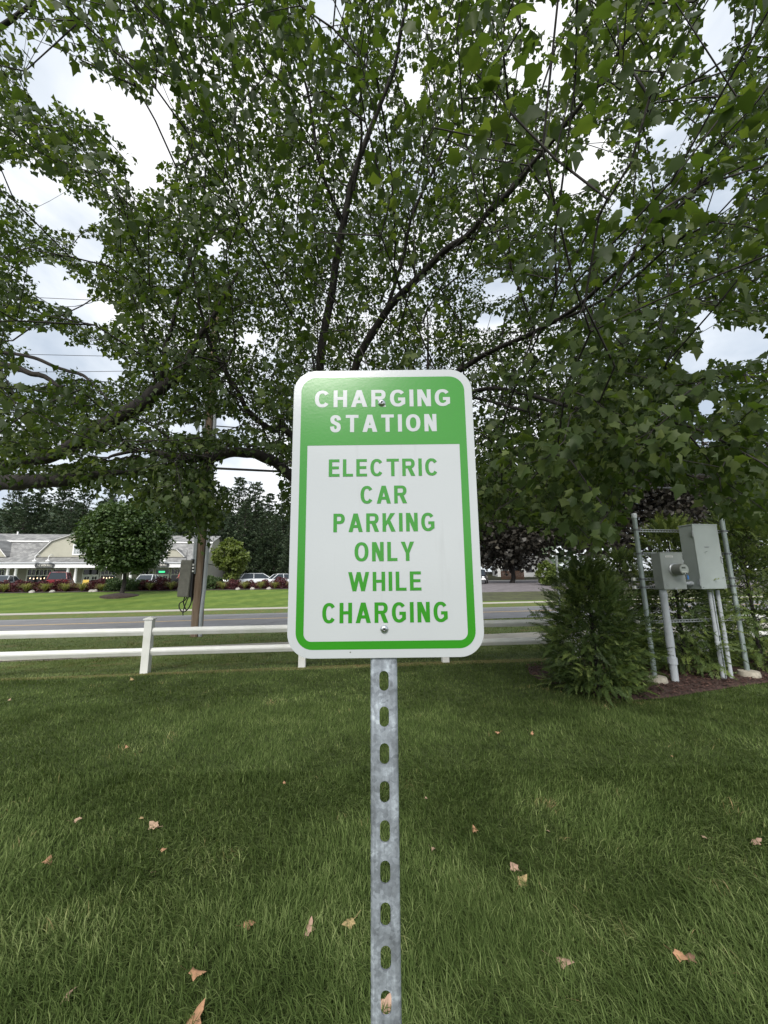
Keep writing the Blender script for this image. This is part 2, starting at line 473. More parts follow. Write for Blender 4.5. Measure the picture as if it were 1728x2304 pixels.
# ------------------------------------------------------------------ grass
def grass(name, zones, mt, seed, label, mask=None):
    rs = np.random.RandomState(seed)
    n1, n2, n3, n4 = VN(seed), VN(seed + 5), VN(seed + 9), VN(seed + 13)
    Vs, Fs, As = [], [], []; off = 0
    for (y0, y1, dens, L0, L1, w, seg, bald) in zones:
        xm = (y1 + .25) * 1.06
        cnt = int(dens * (2 * xm) * (y1 - y0))
        x = rs.uniform(-xm, xm, cnt); y = rs.uniform(y0, y1, cnt)
        k = np.abs(x) < y * 1.04 + .35
        k &= ~inpoly(x, y, MULCH)
        if mask is not None: k &= mask(x, y)
        x, y = x[k], y[k]; n = len(x)
        z = gz(x, y)
        th = n1(x * .8 + 4, y * 1.1) * 4.0 + n2(x * 3, y * 3) * 2.6 + np.sin(y * 2.6 + x * .3) * .8 + rs.normal(0, 1.15, n)
        lean = .62 + .30 * n3(x * 2.5, y * 4.0) + rs.normal(0, .36, n)
        lean = np.clip(lean, .08, 1.35)
        L = rs.uniform(L0, L1, n) * (.85 + .3 * n4(x * 4, y * 4))
        dirx, diry = np.cos(th), np.sin(th)
        fl = np.abs(y - SL * .55 * x - 7.40 - .04 * np.sin(x * 1.7)) < .13
        L = np.where(fl, L * .45, L)
        side = np.stack([-diry, dirx, np.zeros(n)], 1)
        wid = w * rs.uniform(.6, 1.3, n)
        pts = []
        for i in range(seg + 1):
            t = i / seg
            a = lean * (t * .9 + .25)
            pts.append(np.stack([x + dirx * L * t * np.sin(a), y + diry * L * t * np.sin(a), z + L * t * np.cos(a) * (1 - .15 * t)], 1))
        V = []; K = 2 * seg + 1
        for i in range(seg):
            hw = (wid * (1 - .25 * i / seg) / 2)[:, None]
            V += [pts[i] - side * hw, pts[i] + side * hw]
        V.append(pts[seg])
        V = np.stack(V, 1).reshape(-1, 3)
        tri = []
        for i in range(seg - 1):
            a = 2 * i; tri += [(a, a + 1, a + 3), (a, a + 3, a + 2)]
        tri.append((2 * seg - 2, 2 * seg - 1, 2 * seg))
        F = (np.array(tri)[None] + (np.arange(n) * K)[:, None, None]).reshape(-1, 3)
        r = rs.rand(n) ** 1.3 * .80 + .05 * n2(x * .8, y * .8) + .10 * n4(x * 7, y * 7)
        # a few dried straws, in patches
        patch = n3(x * 2.1 + 9, y * 2.1)
        dry = rs.rand(n) < .02 + bald * np.clip((patch - .72) * 1.2, 0, .5)
        for (cx, cy, rr, pr) in DRY:
            dry |= (rs.rand(n) < pr * np.exp(-((x - cx) ** 2 + (y - cy) ** 2) / rr ** 2))
        # worn line beside the fence
        fl = np.abs(y - SL * .55 * x - 7.40 - .04 * np.sin(x * 1.7)) < .13
        dry |= fl & (rs.rand(n) < .85)
        r = np.where(dry, rs.uniform(.93, 1.0, n), np.clip(r, 0, .88))
        Vs.append(V); Fs.append(F + off); As.append(np.repeat(r, K)); off += len(V)
    o = link(name, npmesh(name, np.concatenate(Vs), np.concatenate(Fs), np.concatenate(As), smooth=False), mt)
    tag(o, label, 'grass', kind='stuff')
    return o
DRY = []
for (px, py, rr, pr) in [(989, 2272, .07, .9), (1575, 1880, .13, .6), (1380, 1945, .12, .35), (749, 1960, .06, .55), (1225, 2060, .12, .25), (480, 2060, .10, .3)]:
    p = onz(px, py, .03); DRY.append((p[0], p[1], rr, pr))
blade_m = leafmat('grass_blades', [(0, (.032, .054, .013)), (.45, (.082, .124, .033)), (.80, (.165, .215, .075)), (.90, (.27, .32, .13)), (.94, (.30, .23, .11)), (1, (.42, .33, .18))], trans=.25, rough=.7, spec=.12, tboost=(1.3, 1.4, .6), nscale=2.5)
grass('lawn_grass', [(1.25, 2.2, 13500, .040, .098, .0032, 3, 1), (2.2, 3.4, 8500, .038, .085, .0042, 2, 1), (3.4, 5.2, 5200, .035, .075, .0058, 1, 1), (5.2, 8.0, 2600, .03, .065, .0085, 1, 1), (8.0, 10.6, 900, .03, .06, .013, 1, 1)],
      blade_m, 11, 'long dark green lawn grass leaning in swirls around the sign post',
      mask=lambda x, y: (y - SL * .55 * x < 7.45))
verge_m = leafmat('verge_grass', [(0, (.08, .12, .035)), (.5, (.14, .19, .06)), (.9, (.22, .26, .10)), (.94, (.30, .25, .11)), (1, (.42, .34, .17))], trans=.2, rough=.6, spec=.2, tboost=(1.2, 1.2, .7), nscale=.8)
grass('verge_grass', [(6.2, 10.6, 1300, .035, .065, .011, 1, 3), (8.5, 13, 380, .04, .075, .020, 1, 3), (13, 21, 130, .04, .08, .035, 1, 3)], verge_m, 31,
      'short patchy yellow-green grass between the sidewalk and the road', mask=lambda x, y: ((y - SL * x > 11.85) & (y - SL * x < 18.95)) | ((y - SL * .55 * x > 7.45) & (y - SL * x < 10.3)))

# ------------------------------------------------------------------ the sign
alu = mat('bare_metal', (.55, .57, .6), .3, metal=1, var=.1, scale=30)
def galv():
    mt = bpy.data.materials.new('galvanized_steel'); mt.use_nodes = True
    n = mt.node_tree.nodes; l = mt.node_tree.links; b = n['Principled BSDF']
    t = n.new('ShaderNodeTexCoord')
    v = n.new('ShaderNodeTexVoronoi'); v.inputs['Scale'].default_value = 190
    l.new(t.outputs['Object'], v.inputs['Vector'])
    z = n.new('ShaderNodeTexNoise'); z.inputs['Scale'].default_value = 28; z.inputs['Detail'].default_value = 9; z.inputs['Roughness'].default_value = .68
    l.new(t.outputs['Object'], z.inputs['Vector'])
    mp = n.new('ShaderNodeMapping'); mp.inputs['Scale'].default_value = (220, 220, 9); l.new(t.outputs['Object'], mp.inputs[0])
    z2 = n.new('ShaderNodeTexNoise'); z2.inputs['Scale'].default_value = 1; z2.inputs['Detail'].default_value = 5; l.new(mp.outputs[0], z2.inputs['Vector'])
    r = n.new('ShaderNodeValToRGB')
    r.color_ramp.elements[0].position = .36; r.color_ramp.elements[0].color = (.20, .225, .26, 1)
    r.color_ramp.elements[1].position = .72; r.color_ramp.elements[1].color = (.56, .64, .72, 1)
    e = r.color_ramp.elements.new(.53); e.color = (.30, .34, .40, 1)
    a = n.new('ShaderNodeMath'); a.operation = 'MULTIPLY_ADD'; a.inputs[1].default_value = .26
    l.new(z2.outputs['Fac'], a.inputs[0]); l.new(z.outputs['Fac'], a.inputs[2])
    a2 = n.new('ShaderNodeMath'); a2.operation = 'SUBTRACT'; a2.inputs[1].default_value = .13; l.new(a.outputs[0], a2.inputs[0])
    l.new(a2.outputs[0], r.inputs[0])
    m_ = n.new('ShaderNodeMix'); m_.data_type = 'RGBA'; m_.blend_type = 'OVERLAY'; m_.inputs[0].default_value = .22
    sp_ = n.new('ShaderNodeSeparateColor'); l.new(v.outputs['Color'], sp_.inputs[0])
    l.new(r.outputs[0], m_.inputs[6]); l.new(sp_.outputs[0], m_.inputs[7])
    hs = n.new('ShaderNodeHueSaturation'); hs.inputs['Saturation'].default_value = .8; l.new(m_.outputs[2], hs.inputs['Color'])
    l.new(hs.outputs[0], b.inputs['Base Color'])
    b.inputs['Metallic'].default_value = .55
    mr = n.new('ShaderNodeMapRange'); mr.inputs['To Min'].default_value = .35; mr.inputs['To Max'].default_value = .7; l.new(z.outputs['Fac'], mr.inputs[0]); l.new(mr.outputs[0], b.inputs['Roughness'])
    bp = n.new('ShaderNodeBump'); bp.inputs['Distance'].default_value = .0006; l.new(z.outputs['Fac'], bp.inputs['Height']); l.new(bp.outputs[0], b.inputs['Normal'])
    return mt
GALV = galv()
def sheeting(name, col):
    mt = bpy.data.materials.new(name); mt.use_nodes = True
    n = mt.node_tree.nodes; l = mt.node_tree.links; b = n['Principled BSDF']
    b.inputs['Base Color'].default_value = (*col, 1); b.inputs['Roughness'].default_value = .2; b.inputs['Specular IOR Level'].default_value = .75
    t = n.new('ShaderNodeTexCoord')
    z = n.new('ShaderNodeTexNoise'); z.inputs['Scale'].default_value = 260; z.inputs['Detail'].default_value = 2; l.new(t.outputs['Object'], z.inputs['Vector'])
    z1 = n.new('ShaderNodeTexNoise'); z1.inputs['Scale'].default_value = 5; z1.inputs['Detail'].default_value = 3; l.new(t.outputs['Object'], z1.inputs['Vector'])
    h = n.new('ShaderNodeHueSaturation'); mr = n.new('ShaderNodeMapRange'); mr.inputs['To Min'].default_value = .93; mr.inputs['To Max'].default_value = 1.06
    l.new(z1.outputs['Fac'], mr.inputs[0]); l.new(mr.outputs[0], h.inputs['Value']); h.inputs['Color'].default_value = (*col, 1)
    vo = n.new('ShaderNodeTexVoronoi'); vo.inputs['Scale'].default_value = 38; l.new(t.outputs['Object'], vo.inputs['Vector'])
    r1 = n.new('ShaderNodeMapRange'); r1.inputs['From Min'].default_value = .03; r1.inputs['From Max'].default_value = .055; l.new(vo.outputs['Distance'], r1.inputs[0])
    sc_ = n.new('ShaderNodeSeparateColor'); l.new(vo.outputs['Color'], sc_.inputs[0]); g1 = n.new('ShaderNodeMath'); g1.operation = 'LESS_THAN'; g1.inputs[1].default_value = .90; l.new(sc_.outputs[0], g1.inputs[0])
    mxx = n.new('ShaderNodeMath'); mxx.operation = 'MAXIMUM'; l.new(r1.outputs[0], mxx.inputs[0]); l.new(g1.outputs[0], mxx.inputs[1])
    mps = n.new('ShaderNodeMapping'); mps.inputs['Scale'].default_value = (60, 1, 5); l.new(t.outputs['Object'], mps.inputs[0])
    zs = n.new('ShaderNodeTexNoise'); zs.inputs['Scale'].default_value = 1; zs.inputs['Detail'].default_value = 6; l.new(mps.outputs[0], zs.inputs['Vector'])
    rs1 = n.new('ShaderNodeMapRange'); rs1.inputs['From Min'].default_value = .62; rs1.inputs['From Max'].default_value = .8; rs1.inputs['To Min'].default_value = 1; rs1.inputs['To Max'].default_value = .88; l.new(zs.outputs['Fac'], rs1.inputs[0])
    ml = n.new('ShaderNodeMath'); ml.operation = 'MULTIPLY'; l.new(mxx.outputs[0], ml.inputs[0]); l.new(rs1.outputs[0], ml.inputs[1])
    md_ = n.new('ShaderNodeMix'); md_.data_type = 'RGBA'; md_.inputs[6].default_value = (.10, .10, .08, 1); l.new(ml.outputs[0], md_.inputs[0]); l.new(h.outputs[0], md_.inputs[7]); l.new(md_.outputs[2], b.inputs['Base Color'])
    bp = n.new('ShaderNodeBump'); bp.inputs['Distance'].default_value = .00007; l.new(z.outputs['Fac'], bp.inputs['Height']); l.new(bp.outputs[0], b.inputs['Normal'])
    return mt
WHITE_S = sheeting('white_reflective_sheeting', (.425, .45, .465))
GREEN_S = sheeting('green_sign_ink', (.024, .215, .010))

p1 = at(863.6, 1479, .623); p2 = at(869, 2304, .623)
lean = (p1[0] - p2[0]) / (p1[2] - p2[2])
post_x0 = p2[0] - lean * p2[2]
sign = empty('street_sign', (post_x0, .6235, 0), label='white and green rounded parking sign lettered CHARGING STATION on a slotted galvanized steel post', cat='sign')
sign.rotation_euler = (0, math.atan(lean), 0)
zt = at(860, 832, .60)[2]; zb = at(860, 1478, .609)[2]
PAN_C = (zt + zb) / 2 + .001; PW, PH = .3048, .475
VS = PH / .4572
panel_root = MB()
def rrect(w, h, r, n=8, bl=None, tl=None):
    """corner points, centre origin, ccw; r may be per corner (br, tr, tl, bl)"""
    rr = r if hasattr(r, '__len__') else (r, r, r, r)
    P = []
    for k, (sx, sy) in enumerate(((1, -1), (1, 1), (-1, 1), (-1, -1))):
        a0 = -PI / 2 + k * PI / 2; q = rr[k]
        for i in range(n + 1):
            a = a0 + (PI / 2) * i / n
            P.append((sx * (w / 2 - q) + q * math.cos(a), sy * (h / 2 - q) + q * math.sin(a)))
    return P
tilt = math.atan2(.0085, .457)
pe = MB()
P = rrect(PW, PH, .038, 10)
pe.prism(P, -.001, .001)
panel = pe.build('sign_panel', WHITE_S, sign, bevel=.0004)
panel.location = (0.0022, -.0045 - .003, PAN_C); panel.rotation_euler = (tilt * -1 * -1, math.radians(-.25), 0)
# local panel frame: x right, z up, face at y=-.001
def mmz(t): return PH / 2 - VS * t / 1000.0
fy = -.0010
# green header + border as one sheet with a window: ring built as quads between outer and inner loops
def loopface(outer, inner, y):
    n = len(outer); V = [(p[0], y, p[1]) for p in outer] + [(p[0], y, p[1]) for p in inner]
    return V, [(i, (i + 1) % n, n + (i + 1) % n, n + i) for i in range(n)]
ow, oh = PW - .026, PH - .026
O = rrect(ow, oh, .026, 10)
iz0, iz1 = mmz(433), mmz(129.5)
iw, ih = ow - .0245, iz1 - iz0
I = rrect(iw, ih, (.012, .0006, .0006, .012), 10); I = [(p[0], p[1] + (iz0 + iz1) / 2) for p in I]
gb = MB(); gb.add(*loopface(O, I, fy - .00025)); gb.build('green_border', GREEN_S, panel)

def text_mesh(body, size=1.0, bold=.0, spacing=1.0):
    cu = bpy.data.curves.new('txt', 'FONT'); cu.body = body; cu.size = size; cu.offset = bold; cu.space_character = spacing
    cu.align_x = 'CENTER'; cu.resolution_u = 6
    ob = bpy.data.objects.new('txt', cu); COL.objects.link(ob)
    dg = bpy.context.evaluated_depsgraph_get()
    me = bpy.data.meshes.new_from_object(ob.evaluated_get(dg))
    bpy.data.objects.remove(ob); bpy.data.curves.remove(cu)
    return me
def lettering(body, cx, ztop, cap, width, y, mt, parent, bold=.028, spacing=1.12, name='lettering', cond=None):
    me = text_mesh(body, 1.0, bold, spacing)
    n = len(me.vertices); co = np.zeros(n * 3); me.vertices.foreach_get('co', co); co = co.reshape(-1, 3)
    lo, hi = co.min(0), co.max(0)
    X = (co[:, 0] - (lo[0] + hi[0]) / 2) / (hi[0] - lo[0]) * width + cx
    Z = (co[:, 1] - hi[1]) / (hi[1] - lo[1]) * cap + ztop
    me.vertices.foreach_set('co', np.stack([X, np.full(n, y), Z], 1).ravel())
    me.materials.clear(); me.update()
    return link(name, me, mt, parent)
def smooth_pts(P, n=6):
    P = [np.array(p, float) for p in P]; out_ = []
    for i in range(len(P) - 1):
        a, b2, c, d = P[max(i - 1, 0)], P[i], P[i + 1], P[min(i + 2, len(P) - 1)]
        for k in range(n):
            t = k / n
            out_.append(.5 * ((2 * b2) + (-a + c) * t + (2 * a - 5 * b2 + 4 * c - d) * t * t + (-a + 3 * b2 - 3 * c + d) * t ** 3))
    out_.append(P[-1]); return out_
def glyph(ch, ws, s, t):
    """polygons of a plain grotesque capital, cap height 1; returns (width, list of polygons)"""
    Wd = {'C': .92, 'H': .84, 'A': 1.02, 'R': .92, 'G': .97, 'I': 0, 'N': .84, 'S': .86, 'T': .88, 'O': 1.0, 'E': .77, 'L': .72, 'P': .84, 'K': .94, 'Y': .96, 'W': 1.42}
    w = s if ch == 'I' else Wd[ch] * ws
    R = lambda x0, x1, y0, y1: [(x0, y0), (x1, y0), (x1, y1), (x0, y1)]
    def ring(a0, a1, n=40, cx=None, cy=.5, rx=None, ry=.5, tx=s, ty=t):
        cx = w / 2 if cx is None else cx; rx = w / 2 if rx is None else rx
        def se(a, r1, r2):
            c, q = math.cos(a), math.sin(a); e_ = 2 / 2.25
            return (cx + r1 * math.copysign(abs(c) ** e_, c), cy + r2 * math.copysign(abs(q) ** e_, q))
        o = [se(a0 + (a1 - a0) * i / n, rx, ry) for i in range(n + 1)]; q = [se(a0 + (a1 - a0) * i / n, rx - tx, ry - ty) for i in range(n + 1)]
        return o, q, [[o[i], o[i + 1], q[i + 1], q[i]] for i in range(n)]
    if ch == 'I': return w, [R(0, w, 0, 1)]
    if ch == 'H': return w, [R(0, s, 0, 1), R(w - s, w, 0, 1), R(s, w - s, .43, .43 + t)]
    if ch == 'E': return w, [R(0, s, 0, 1), R(s, w, 0, t), R(s, w * .93, .435, .435 + t), R(s, w * .98, 1 - t, 1)]
    if ch == 'L': return w, [R(0, s, 0, 1), R(s, w, 0, t)]
    if ch == 'T': return w, [R(0, w, 1 - t, 1), R(w / 2 - s / 2, w / 2 + s / 2, 0, 1 - t)]
    if ch == 'N':
        d = s * 1.18; y1 = 1 - (w - s - d) / (w - d)
        return w, [R(0, s, 0, 1), R(w - s, w, 0, 1), [(s, 1 - s / (w - d)), (s, 1 - max(0, s - d) / (w - d)), (d, 1), (w - s, y1), (w - s, 0), (w - d, 0)]]
    if ch == 'A':
        a, c = s * .60, s * 1.12; Yin = (w / 2 - c) / (w / 2 - a)
        f = lambda y: c + (w / 2 - a) * y
        return w, [[(0, 0), (c, 0), (w / 2, Yin), (w / 2, 1), (w / 2 - a, 1)], [(w, 0), (w - c, 0), (w / 2, Yin), (w / 2, 1), (w / 2 + a, 1)],
                   [(f(.22), .22), (w - f(.22), .22), (w - f(.22 + t), .22 + t), (f(.22 + t), .22 + t)]]
    if ch == 'W':
        c = s * 1.04; g = (w - c) / 4; x = [c / 2 + g * k for k in range(5)]; h = c / (2 * g)
        P = []
        for k in range(4):
            a, b_ = (1, 0) if k % 2 == 0 else (0, 1)
            P.append([(x[k] - c / 2, a), (x[k] + c / 2, a), (x[k + 1] + c / 2, b_), (x[k + 1] - c / 2, b_)])
        # trim neighbours so that nothing overlaps
        out_ = [[(x[0] - c / 2, 1), (x[0] + c / 2, 1), (x[1], h), (x[1], 0), (x[1] - c / 2, 0)], [(x[1], 0), (x[1], h), (x[2] - c / 2, 1), (x[2], 1), (x[2], 1 - h), (x[1] + c / 2, 0)],
                [(x[2], 1), (x[2] + c / 2, 1), (x[3], h), (x[3], 0), (x[3] - c / 2, 0), (x[2], 1 - h)], [(x[3], 0), (x[3], h), (x[4] - c / 2, 1), (x[4] + c / 2, 1), (x[3] + c / 2, 0)]]
        return w, out_
    if ch == 'Y':
        c = s * 1.15
        return w, [[(0, 1), (c, 1), (w / 2, .43 + c * .75), (w / 2, 0), (w / 2 - s / 2, 0), (w / 2 - s / 2, .41)], [(w, 1), (w - c, 1), (w / 2, .43 + c * .75), (w / 2, 0), (w / 2 + s / 2, 0), (w / 2 + s / 2, .41)]]
    if ch == 'K':
        A_, B_ = (s, .30), (w - .02, 1); p = lambda q: (A_[0] + (B_[0] - A_[0]) * q, A_[1] + (B_[1] - A_[1]) * q)
        return w, [R(0, s, 0, 1), [A_, B_, (w - .02 - s * 1.35, 1), (s, .30 + s * 1.35)], [p(.2), p(.46), (w, 0), (w - s * 1.25, 0)]]
    if ch in 'PR':
        yb = .44 if ch == 'P' else .455 - .02; r = (1 - yb) / 2; cy = (1 + yb) / 2; cx = w * .97 - r * .95 if r < w * .6 else w * .5
        o, q, P = ring(-PI / 2, PI / 2, 18, cx=cx, cy=cy, rx=w * .97 - cx, ry=r, tx=s, ty=t)
        P += [R(0, s, 0, 1), R(s, cx, 1 - t, 1), R(s, cx, yb, yb + t)]
        if ch == 'R':
            P.append([(w * .42, yb), (w * .42 + s * 1.2, yb), (w * 1.0, 0), (w * 1.0 - s * 1.22, 0)])
        return w, P
    if ch == 'O': return w, ring(0, 2 * PI, 56)[2]
    if ch == 'C':
        return w, ring(math.radians(36), math.radians(324), 48)[2]
    if ch == 'G':
        o, q, P = ring(math.radians(38), math.radians(306), 46)
        xr = w * .975
        P.append([o[-1], (xr, .16), (xr, .53 - t), (xr - s, .53 - t), (xr - s, q[-1][1] + .03), q[-1]])
        P.append(R(w * .52, xr, .53 - t, .53))
        return w, P
    if ch == 'S':
        cl = [(.90, .70), (.86, .82), (.70, .905), (.50, .93), (.30, .905), (.145, .82), (.13, .70), (.22, .60), (.42, .545), (.62, .49), (.80, .43), (.885, .31), (.86, .18), (.70, .095), (.50, .07), (.29, .095), (.14, .19), (.10, .33)]
        cl = [np.array([x_ * (w - s) + s / 2 * 1.0, .5 + (y_ - .5) * (1 - t) / .86]) for x_, y_ in cl]
        q = [np.array(p[:2]) for p in smooth_pts([np.array([*p, 0]) for p in cl], 5)]
        P = []; lf = []; rt = []
        for i, p in enumerate(q):
            d = q[min(i + 1, len(q) - 1)] - q[max(i - 1, 0)]; d = d / np.linalg.norm(d); n_ = np.array([-d[1], d[0]])
            h = (t + (s - t) * abs(d[1])) / 2
            lf.append(p + n_ * h); rt.append(p - n_ * h)
        return w, [[lf[i], lf[i + 1], rt[i + 1], rt[i]] for i in range(len(q) - 1)]
def glyph_line(body, cx, ztop, cap, width, y, mt, parent, ws=.75, s=.17, t=.15, gap=.19, name='lettering'):
    # the letters keep their stems: solve the width factor so that the whole line has the right length
    tot = lambda q: sum(glyph(c, q, s, t)[0] for c in body) + gap * (len(body) - 1)
    lo, hi = .3, 2
    for _ in range(40):
        m_ = (lo + hi) / 2
        if tot(m_) * cap < width: lo = m_
        else: hi = m_
    b = MB(); x = 0
    for c in body:
        w, P = glyph(c, lo, s, t)
        for p in P: b.add([(cx - width / 2 + (x + q[0]) * cap, y, ztop - cap + q[1] * cap) for q in p], [tuple(range(len(p)))])
        x += w + gap
    me = bpy.data.meshes.new(name); me.from_pydata(b.v, [], b.f); me.update()
    return link(name, me, mt, parent)
rows = [('CHARGING', 35.2, 29.4, 231, 1), ('STATION', 78.2, 29.4, 181, 1), ('ELECTRIC', 153, 28.4, 181, 0), ('CAR', 197, 28.6, 76, 0), ('PARKING', 241, 29.0, 164, 0),
        ('ONLY', 286, 29.4, 95.5, 0), ('WHILE', 331.5, 28.6, 115.5, 0), ('CHARGING', 377, 29.8, 196, 0)]
for (t_, top, cap, wd, hd) in rows:
    glyph_line(t_, -.0005, mmz(top), VS * cap / 1000, wd / 1000, fy - .0005, WHITE_S if hd else GREEN_S, panel, s=.222 if hd else .192, t=.178 if hd else .156, gap=.22 if hd else .185)
for t_ in (58, 416):
    s_ = MB(); s_.lathe([(.0062, 0), (.0062, -.0008), (.0058, -.0012), (.0048, -.0026), (.0030, -.0036), (.0024, -.0037), (.0020, -.0026), (.0001, -.0025)], n=24, axis='y')
    o = s_.build('screw', alu, panel, smooth=True); o.location = (-.002, fy - .0005, mmz(t_))
    w_ = MB(); 
    for k in range(3):
        a = k * PI / 3; w_.box((0, -.00275, 0), (.0040, .0004, .0011), R=[[math.cos(a), 0, math.sin(a)], [0, 1, 0], [-math.sin(a), 0, math.cos(a)]])
    w_.build('drive_recess', mat('dark_recess', (.02, .02, .02), .6), o)

# slotted channel post --------------------------------------------------
CW, CT, CD, PITCH_S = .0413, .0025, .036, .0508
zs0 = at(864.5, 1532, .6235)[2]                       # centre of the first slot seen below the panel
k0 = int((PAN_C + PH / 2 - .02 - zs0) / PITCH_S); zc_top = zs0 + k0 * PITCH_S
pb = MB()
SLW, SLH = .0143, .0290
fw = CW - .010
def slot_loop(zc):
    r = SLW / 2; P = []
    for k in range(9): a = PI * k / 8; P.append((r * math.cos(a), zc + SLH / 2 - r + r * math.sin(a)))
    for k in range(9): a = PI + PI * k / 8; P.append((r * math.cos(a), zc - SLH / 2 + r + r * math.sin(a)))
    return P
zc = zc_top
while zc > .03:
    L = slot_loop(zc); n = len(L)
    R_ = []
    for (x_, z_) in L:
        dx, dz = x_, (z_ - zc)
        s_ = min(fw / 2 / (abs(dx) + 1e-9), PITCH_S / 2 / (abs(dz) + 1e-9))
        R_.append((dx * s_, zc + dz * s_))
    # make sure the corners of the cell are covered
    extra = {}
    V = [(p[0], 0, p[1]) for p in L] + [(p[0], 0, p[1]) for p in R_] + [(p[0], CT, p[1]) for p in L]
    F = []
    cn = [(fw / 2, zc + PITCH_S / 2), (-fw / 2, zc + PITCH_S / 2), (-fw / 2, zc - PITCH_S / 2), (fw / 2, zc - PITCH_S / 2)]
    base = len(V); V += [(c[0], 0, c[1]) for c in cn]
    for i in range(n):
        j = (i + 1) % n
        a, b_ = R_[i], R_[j]
        va = abs(abs(a[0]) - fw / 2) < 1e-6; vb = abs(abs(b_[0]) - fw / 2) < 1e-6
        if va != vb:
            ci = min(range(4), key=lambda q: (cn[q][0] - (a[0] + b_[0]) / 2) ** 2 + (cn[q][1] - (a[1] + b_[1]) / 2) ** 2)
            F.append((i, n + i, base + ci, n + j, j))
        else:
            F.append((i, n + i, n + j, j))
        F.append((i, j, 2 * n + j, 2 * n + i))
    pb.add(V, F)
    zc -= PITCH_S
ztop, zbot = zc_top + PITCH_S / 2, zc + PITCH_S / 2
prof = [(fw / 2, 0)]
for k in range(1, 7): a = PI / 2 * k / 6; prof.append((fw / 2 + .005 * math.sin(a), .005 - .005 * math.cos(a)))
prof += [(CW / 2, CD), (CW / 2 - .008, CD), (CW / 2 - .008, CD - CT), (CW / 2 - CT, CD - CT), (CW / 2 - CT, .006), (fw / 2, CT)]
for sg in (1, -1):
    V = [(sg * p[0], p[1], z_) for z_ in (zbot, ztop) for p in prof]; n = len(prof)
    pb.add(V, [(i, i + 1, n + i + 1, n + i) for i in range(n - 1)] + [tuple(range(n, 2 * n))])
# back of the slotted web
for sg in (1, -1):
    pb.add([(sg * SLW / 2, CT, zbot), (sg * fw / 2, CT, zbot), (sg * fw / 2, CT, ztop), (sg * SLW / 2, CT, ztop)], [(0, 1, 2, 3)])
post = pb.build('post', GALV, sign, smooth=True)

# ------------------------------------------------------------------ fence
vinyl = mat('white_vinyl', (.72, .72, .71), .45, col2=(.60, .61, .56), scale=2.6, detail=9, rough2=.6)
F0 = np.array([-4.18, 7.06]); F1 = np.array([6.43, 8.17]); FD = (F1 - F0) / np.linalg.norm(F1 - F0)
FP = [-10.0, -7.35, -4.70 + 4.70 - 0.0]
fence = empty('rail_fence', (F0[0], F0[1], 0), math.atan2(FD[1], FD[0]), label='low white vinyl two-rail fence along the sidewalk', cat='fence')
px_ = [-9.4, -6.75, -3.55, 0, 2.68, 5.33, 8.0, 10.67, 13.3, 15.95, 18.6, 21.3]
px_[:3] = [-8.1, -5.4, -2.7]
postm = MB().bx(-.064, .064, -.064, .064, -.1, .90).mesh('post', bevel=.006)
postm.materials.append(vinyl)
capm = MB()
capm.add([(-.082, -.082, .90), (.082, -.082, .90), (.082, .082, .90), (-.082, .082, .90), (-.082, -.082, .918), (.082, -.082, .918), (.082, .082, .918), (-.082, .082, .918), (-.055, -.055, .93), (.055, -.055, .93), (.055, .055, .93), (-.055, .055, .93), (0, 0, .952)],
         [(3, 2, 1, 0), (0, 1, 5, 4), (1, 2, 6, 5), (2, 3, 7, 6), (3, 0, 4, 7), (4, 5, 9, 8), (5, 6, 10, 9), (6, 7, 11, 10), (7, 4, 8, 11), (8, 9, 12), (9, 10, 12), (10, 11, 12), (11, 8, 12)])
capm = capm.mesh('post_cap'); capm.materials.append(vinyl)
for q in px_:
    zz = float(gz(F0[0] + FD[0] * q, F0[1] + FD[1] * q))
    o = link('post', postm, None, fence); o.location = (q, 0, zz)
    c = link('post_cap', capm, None, o)
for a, b_ in zip(px_[:-1], px_[1:]):
    L = b_ - a - .128
    for zc_, hh in ((.675, .064), (.335, .062)):
        rb = MB()
        prof_ = [(-.008, -hh), (.008, -hh), (.040, -.005), (.042, .018), (.020, hh), (-.020, hh), (-.042, .018), (-.040, -.005)]
        V = [(x_, p[0], zc_ + p[1]) for x_ in (-L / 2, L / 2) for p in prof_]
        rb.add(V, [(i, (i + 1) % 8, 8 + (i + 1) % 8, 8 + i) for i in range(8)])
        o = rb.build('rail', vinyl, fence); o.location = ((a + b_) / 2, 0, 0)

# ------------------------------------------------------------------ utility pole, cables
wood = mat('weathered_pole_wood', (.30, .23, .175), .9, col2=(.17, .115, .075), scale=3, bump=.006, bscale=20, stretch=(7, 7, .5))
pvc = mat('grey_pvc', (.40, .43, .46), .45, var=.08, scale=6)
blackrub = mat('black_cable', (.012, .012, .014), .5)
greybox = mat('grey_painted_steel', (.30, .325, .31), .42, var=.07, scale=5, rough2=.55)
drab = mat('drab_cabinet', (.19, .185, .16), .45, metal=.25, var=.18, scale=6)
pb0 = onground(442, 1432)
pole = empty('utility_pole', (pb0[0], pb0[1], pb0[2]), label='tall weathered wooden utility pole with grey conduits strapped up its sides', cat='utility pole')
tp = at(466, 1040, pb0[1])
lx = (tp[0] - pb0[0]) / (tp[2] - pb0[2])
def pl_(h, dx=0, dy=0): return (lx * h + dx, dy, h)
b = MB(); b.tube([pl_(-.2), pl_(2), pl_(5), pl_(9), pl_(13.5)], [.195, .185, .17, .15, .125], n=20); b.build('post', wood, pole, smooth=True)
